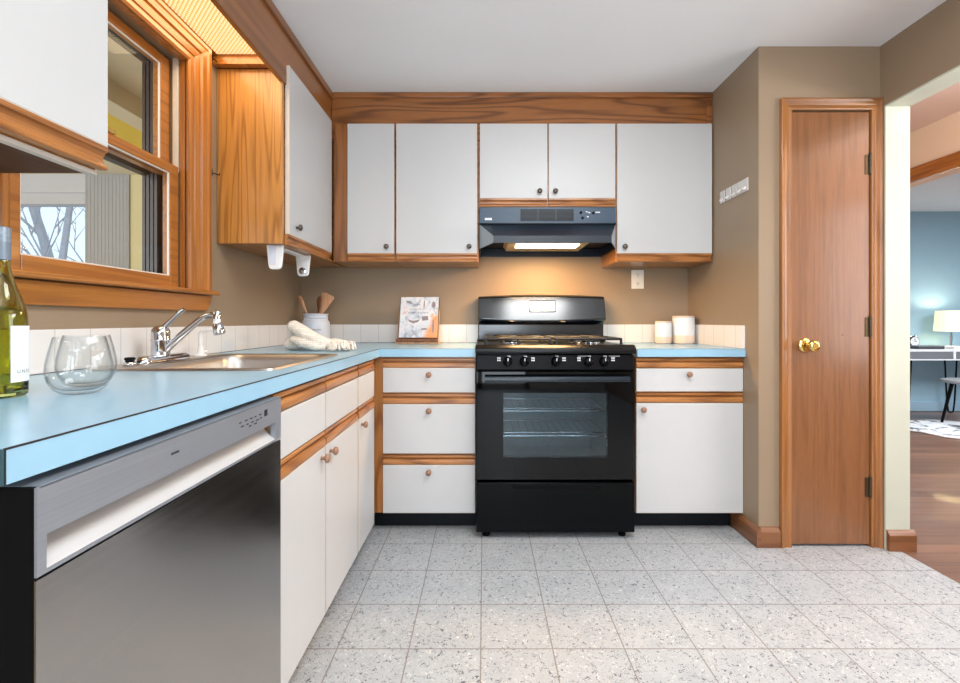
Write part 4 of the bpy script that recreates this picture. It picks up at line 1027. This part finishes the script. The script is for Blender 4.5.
s = tilt(MB().box(-.120, .110, -.029, -.026, 0, .248), -.010, .031, TA); cv = s.build('front_cover', M['cover'], bk, .0008, local=True)
s = tilt(MB().box(-.120, .110, -.0012, .0008, 0, .248).box(-.123, -.1185, -.0285, .0006, 0, .248), -.010, .031, TA); s.build('back_cover', M['spine'], bk, .0005, local=True)
ink = mat('cover_ink', (138, 128, 136), noise=.4, nscale=60, rough=.4)
def blob(cx, cz, rx, rz, nn=16): return tilt(MB().add([(cx+rx*math.cos(2*PI*j/nn), -.0294, cz+rz*math.sin(2*PI*j/nn)) for j in range(nn)], [tuple(range(nn))]), -.010, .031, TA).build('cover_picture', ink, cv, local=True)
def shape(pts): return tilt(MB().add([(x, -.0294, z) for x, z in pts], [tuple(range(len(pts)))]), -.010, .031, TA).build('cover_picture', ink, cv, local=True)
blob(.024, .20, .004, .030); blob(.084, .07, .006, .045); blob(.030, .052, .020, .006)
shape([(-.088, .226), (-.062, .222), (-.044, .208), (-.060, .206), (-.080, .214)])                       # leaf
shape([(.068, .190), (.084, .176), (.094, .196), (.090, .216), (.078, .222), (.070, .208)])              # herb
shape([(-.070, .112), (-.062, .096), (-.036, .086), (-.008, .094), (.004, .112), (-.014, .106), (-.036, .102), (-.056, .106)])  # bowl
shape([(.012, .128), (.050, .132), (.054, .106), (.016, .102)])                                          # cloth
s = MB()
for row, (z_, n_, x0_) in enumerate(((.168, 9, -.062), (.146, 12, -.072), (.196, 4, -.04))):
    for k in range(n_):
        h_ = .012 if k % 3 == 0 else .008
        x_ = x0_+k*.0105; w__ = .0016
        s.add([(x_, -.0298, z_), (x_+w__, -.0298, z_), (x_+w__+.001, -.0298, z_+h_), (x_+.001, -.0298, z_+h_)], [(0, 1, 2, 3)])
        s.add([(x_+.001, -.0298, z_+h_*.5), (x_+.006, -.0298, z_+h_*.5), (x_+.006, -.0298, z_+h_*.5+.0016), (x_+.001, -.0298, z_+h_*.5+.0016)], [(0, 1, 2, 3)])
        if k % 2: s.add([(x_+.0055, -.0298, z_), (x_+.0071, -.0298, z_), (x_+.0075, -.0298, z_+h_*.6), (x_+.006, -.0298, z_+h_*.6)], [(0, 1, 2, 3)])
tilt(s, -.010, .031, TA); s.build('cover_lettering', M['darkmark'], cv, local=True)

# canisters
def canister(cx, cy, r, h, label):
    t = thing('canister', label, 'canister', (cx, cy, CT), 'white canisters with bare clay bases')
    z0 = CT+.0005; hb_ = h*.30
    MB().lathe([(r-.006, 0), (r-.001, .003), (r, .008), (r, hb_)], (cx, cy, z0), 40).build('clay_base', M['clay'], t, smooth=50)
    MB().lathe([(r, hb_+.0002), (r+.0006, hb_+.002), (r+.0006, h-.012), (r-.002, h-.010)], (cx, cy, z0), 40).build('glazed_wall', M['ceramic'], t, smooth=50)
    MB().lathe([(r-.004, h-.0095), (r-.001, h-.008), (r-.001, h-.002), (r-.004, h), (.001, h)], (cx, cy, z0), 40).build('lid', M['lidwood'], t, smooth=40)
canister(1.082, 2.765, .047, .135, 'short white canister with clay base, left of the taller one')
canister(1.199, 2.755, .0625, .166, 'taller white canister with clay base, beside the shorter one')

# outlet
ot = thing('wall_outlet', 'white duplex outlet on the taupe back wall right of the hood', 'outlet', (.962, YB, 1.31))
MB().box(.924, 1.002, YB-.006, YB-.0003, 1.252, 1.370).build('cover_plate', M['ivory'], ot, .003)
for z in (1.338, 1.284):
    f = MB().loft([[(.963+.0165*math.cos(2*PI*j/20), YB-.0062, z+.0165*max(-.82, min(.82, math.sin(2*PI*j/20)))) for j in range(20)], [(.963+.016*math.cos(2*PI*j/20), YB-.0085, z+.016*max(-.82, min(.82, math.sin(2*PI*j/20)))) for j in range(20)]]).build('socket', M['ivory'], ot)
    MB().box(.956, .9585, YB-.0091, YB-.0084, z-.001, z+.008).box(.967, .9695, YB-.0091, YB-.0084, z-.001, z+.008).lathe([(.0028, -.0084), (.0028, -.0091)], (.963, YB, z-.008), 10, ax='Y').build('slot', M['darkslot'], f)

# adhesive hooks on the alcove wall
hk = None
for k, y in enumerate((2.4525, 2.394, 2.337, 2.285, 2.238)):
    lab = ['farthest', 'second farthest', 'middle', 'second nearest', 'nearest'][k] + ' of five frosted adhesive hooks in a row on the alcove wall'
    if hk is None:
        hk = thing('adhesive_hook', lab, 'hook', (XA, y, 1.715), 'frosted hooks on the alcove wall')
        MB().box(XA-.005, XA-.0003, y-.0235, y+.0235, 1.682, 1.746).build('hook_plate', M['hook'], hk, .002)
        MB().tube([(XA-.004, y, 1.704), (XA-.008, y, 1.695), (XA-.012, y, 1.690), (XA-.0155, y, 1.692), (XA-.017, y, 1.699)], [.008, .006, .005, .005, .004], 10).build('hook_arm', M['hook'], hk, smooth=60)
    else:
        c = copy_tree(hk); c.location = (XA, y, 1.715); c['label'] = lab

# under-cabinet paper towel holder
ph = thing('paper_towel_holder', 'empty white paper towel holder under the left oak-sided cabinet', 'paper towel holder', (-.913, 2.16, RZ0))
MB().box(-.935, -.900, 2.00, 2.315, RZ0-.012, RZ0-.0008).build('mounting_bar', M['plastic'], ph, .003)
for y in (1.998, 2.306):
    prof = [(-.950, RZ0-.0008), (-.876, RZ0-.0008)] + [(-.884-.016+.016*math.cos(a)+.000, RZ0-.086-.020*math.sin(a)) for a in (0, .5, 1.0, 1.57)] + [(-.942+.016-.016*math.sin(a), RZ0-.086-.020*math.cos(a)) for a in (0, .5, 1.0, 1.57)]
    a_ = MB().prism(prof, 'Y', y, y+.014).build('arm', M['plastic'], ph, .003)
    if y > 2.2: MB().lathe([(.017, 0), (.017, -.006), (.011, -.008), (.001, -.0085)], (-.913, y, RZ0-.080), 20, ax='Y').build('roll_hub', M['chrome'], a_, smooth=45)
    else: MB().prism([(-.940, RZ0-.004), (-.906, RZ0-.004), (-.908, RZ0-.088), (-.936, RZ0-.088)], 'Y', y-.0015, y).build('arm_recess', M['crock'], a_, .001)

# little brackets on the window casing
for z, lab in ((2.135, 'small black wire bracket at the top of the window casing'), (1.662, 'small black wire bracket halfway down the window casing')):
    t = thing('wire_bracket', lab, 'bracket', (-1.115, 1.886, z), 'black wire brackets on the window casing')
    MB().box(-1.124, -1.119, 1.8862, 1.8885, z-.014, z+.014).build('bracket_plate', M['blackmat'], t)
    MB().tube([(-1.1215, 1.888, z), (-1.1215, 1.915, z+.003), (-1.1215, 1.940, z+.006), (-1.1215, 1.942, z+.014)], .0022, 8).build('bracket_arm', M['blackmat'], t, smooth=60)

# ------------------------------------------------------------------ office beyond the hall
dk = thing('desk', 'white office desk with grey drawers and black hairpin legs', 'desk', (5.0, 5.05, 0))
MB().box(4.40, 5.60, 4.86, 5.31, .725, .750).box(4.40, 5.60, 4.86, 5.31, .632, .645).box(4.40, 4.415, 4.86, 5.31, .645, .725).box(5.585, 5.6, 4.86, 5.31, .645, .725).box(4.985, 5.01, 4.862, 5.31, .645, .725).build('desk_top', M['deskwhite'], dk)
MB().box(4.417, 4.983, 4.864, 4.88, .647, .723).build('drawer', M['deskgrey'], dk); MB().box(5.012, 5.583, 4.864, 4.88, .647, .723).build('drawer', M['deskgrey'], dk)
for x, y in ((4.52, 4.92), (4.49, 5.26), (5.34, 5.24), (5.52, 4.92)):
    MB().tube([(x-.07, y, .632), (x-.045, y, .15), (x-.03, y, .02), (x-.015, y, .008), (x+.015, y, .008), (x+.03, y, .02), (x+.045, y, .15), (x+.07, y, .632)], .008, 8).build('leg', M['blackmat'], dk, smooth=60)
so = thing('stool', 'low stool with grey seat and black legs before the desk', 'stool', (5.0, 4.62, 0))
SX, SY = 4.83, 4.58
MB().lathe([(.16, .425), (.185, .432), (.195, .445), (.19, .458), (.15, .466), (.001, .468)], (SX, SY, 0), 32).build('seat', M['seatgrey'], so, smooth=50)
for a in (PI*.75+.35, PI*1.25, -PI*.25, PI*.25):
    MB().tube([(SX+.11*math.cos(a), SY+.11*math.sin(a), .43), (SX+.19*math.cos(a), SY+.19*math.sin(a), .020)], [.017, .011], 10).build('leg', M['blackmat'], so, smooth=60)
lp = thing('table_lamp', 'lit table lamp with a cream drum shade on the desk', 'lamp', (5.22, 5.12, .75))
MB().lathe([(.07, .7505), (.07, .758), (.012, .766), (.010, .80), (.014, .86), (.010, .90), (.010, .925)], (5.22, 5.12, 0), 24).build('lamp_base', M['chrome'], lp, smooth=45)
MB().lathe([(.145, .935), (.128, 1.165), (.126, 1.165), (.143, .935)], (5.22, 5.12, 0), 36, close=False).build('lamp_shade', M['shade'], lp, smooth=50)
pl = bpy.data.lights.new('lamp_bulb_light', 'POINT'); pl.energy = 5; pl.color = (1.0, .93, .78); pl.shadow_soft_size = .04
po = bpy.data.objects.new('lamp_bulb_light', pl); po.location = (5.22, 5.12, 1.10); col.objects.link(po)
cl = thing('alarm_clock', 'small round twin-bell alarm clock on the desk', 'clock', (4.70, 5.08, .75))
MB().lathe([(.055, .02), (.058, .0), (.055, -.022), (.050, -.024)], (4.775, 5.10, .822), 28, ax='Y').build('case', M['blackmat'], cl, smooth=45)
MB().lathe([(.049, -.0245), (.001, -.0247)], (4.775, 5.10, .822), 28, ax='Y').build('dial', M['paper'], cl)
MB().box(4.773, 4.777, 5.0735, 5.0750, .822, .855).box(4.775, 4.80, 5.0735, 5.0750, .820, .824).build('hands', M['blackmat'], cl)
for sx_ in (-1, 1):
    MB().lathe([(.001, .028), (.012, .024), (.018, .012), (.020, 0)], (4.775+sx_*.032, 5.10, .872), 16).build('bell', M['chrome'], cl, smooth=50)
    MB().tube([(4.775+sx_*.03, 5.10, .78), (4.775+sx_*.042, 5.10, .7515)], .005, 8).build('foot', M['blackmat'], cl)
lt_ = thing('laptop', 'closed dark laptop lying on the desk beside the clock', 'laptop', (4.76, 4.99, .75))
MB().box(4.62, 4.90, 4.87, 4.99, .7505, .772).build('laptop_base', M['laptop'], lt_, .004); MB().box(4.62, 4.90, 4.87, 4.99, .7725, .786).build('laptop_lid', M['deskgrey'], lt_, .004)
nb = tag(MB().box(5.03, 5.14, 4.90, 5.03, .7505, .778).build('notebook', M['paper'], None, .003), 'white notebook lying in front of the desk lamp', 'notebook')
s = MB(); nn = 40
top = [(4.75+(.92+.10*math.sin(3*a)+.05*math.sin(7*a+1))*math.cos(a)*.78, 4.36+(.44+.05*math.sin(4*a)+.03*math.sin(9*a))*math.sin(a), 0.0) for a in [2*PI*k/nn for k in range(nn)]]
s.loft([[(x, y, .0005) for x, y, _ in top], [(x, y, .012) for x, y, _ in top]])
tag(s.build('rug', M['rug'], None, .005), 'white and grey hide rug on the office hardwood floor', 'rug')

# bare winter trees outside the porch
def tree(x, y, r, lean, lab, seed):
    rnd = random.Random(seed); s = MB()
    def branch(p, d, r, L, depth):
        pts = [p]; rs = [r]; n = 6 if depth == 0 else 4
        for k in range(n):
            d = (d + Vector((rnd.uniform(-.12, .12), rnd.uniform(-.08, .08), rnd.uniform(-.02, .12)))).normalized(); p = p + d*L/n; pts.append(p); rs.append(r*(1-.8*(k+1)/n))
            if depth < 3 and not (depth == 0 and k < 1):
                for q in range((2, 1, 1)[depth]):
                    sd = 1 if rnd.random() > .5 else -1
                    branch(p, (d*.6+Vector((sd*rnd.uniform(.4, .9), rnd.uniform(-.4, .4), rnd.uniform(.1, .5)))).normalized(), max(.012, rs[-1]*(.36, .55, .6)[depth]), L*(.34, .5, .5)[depth]*rnd.uniform(.7, 1.2), depth+1)
        s.tube(pts, rs, 6)
    branch(Vector((x, y, -.72)), Vector((lean, 0, 1)).normalized(), r, 7.0, 0)
    tag(s.build('bare_tree', M['bark'], None, smooth=60), lab, 'tree', 'bare trees seen through the porch window')
for k, (x, y, r, ln, lab) in enumerate(((-6.75, 7.0, .07, .13, 'leftmost bare leaning tree seen through the kitchen window'), (-8.75, 9.6, .14, -.02, 'thickest bare tree in the middle of the window view'), (-10.3, 12.4, .14, .03, 'slim bare tree right of the thickest trunk outside'), (-12.3, 15.4, .16, .10, 'thin bare tree leaning right at the right of the window view'))):
    tree(x, y, r, ln, lab, 11+k)
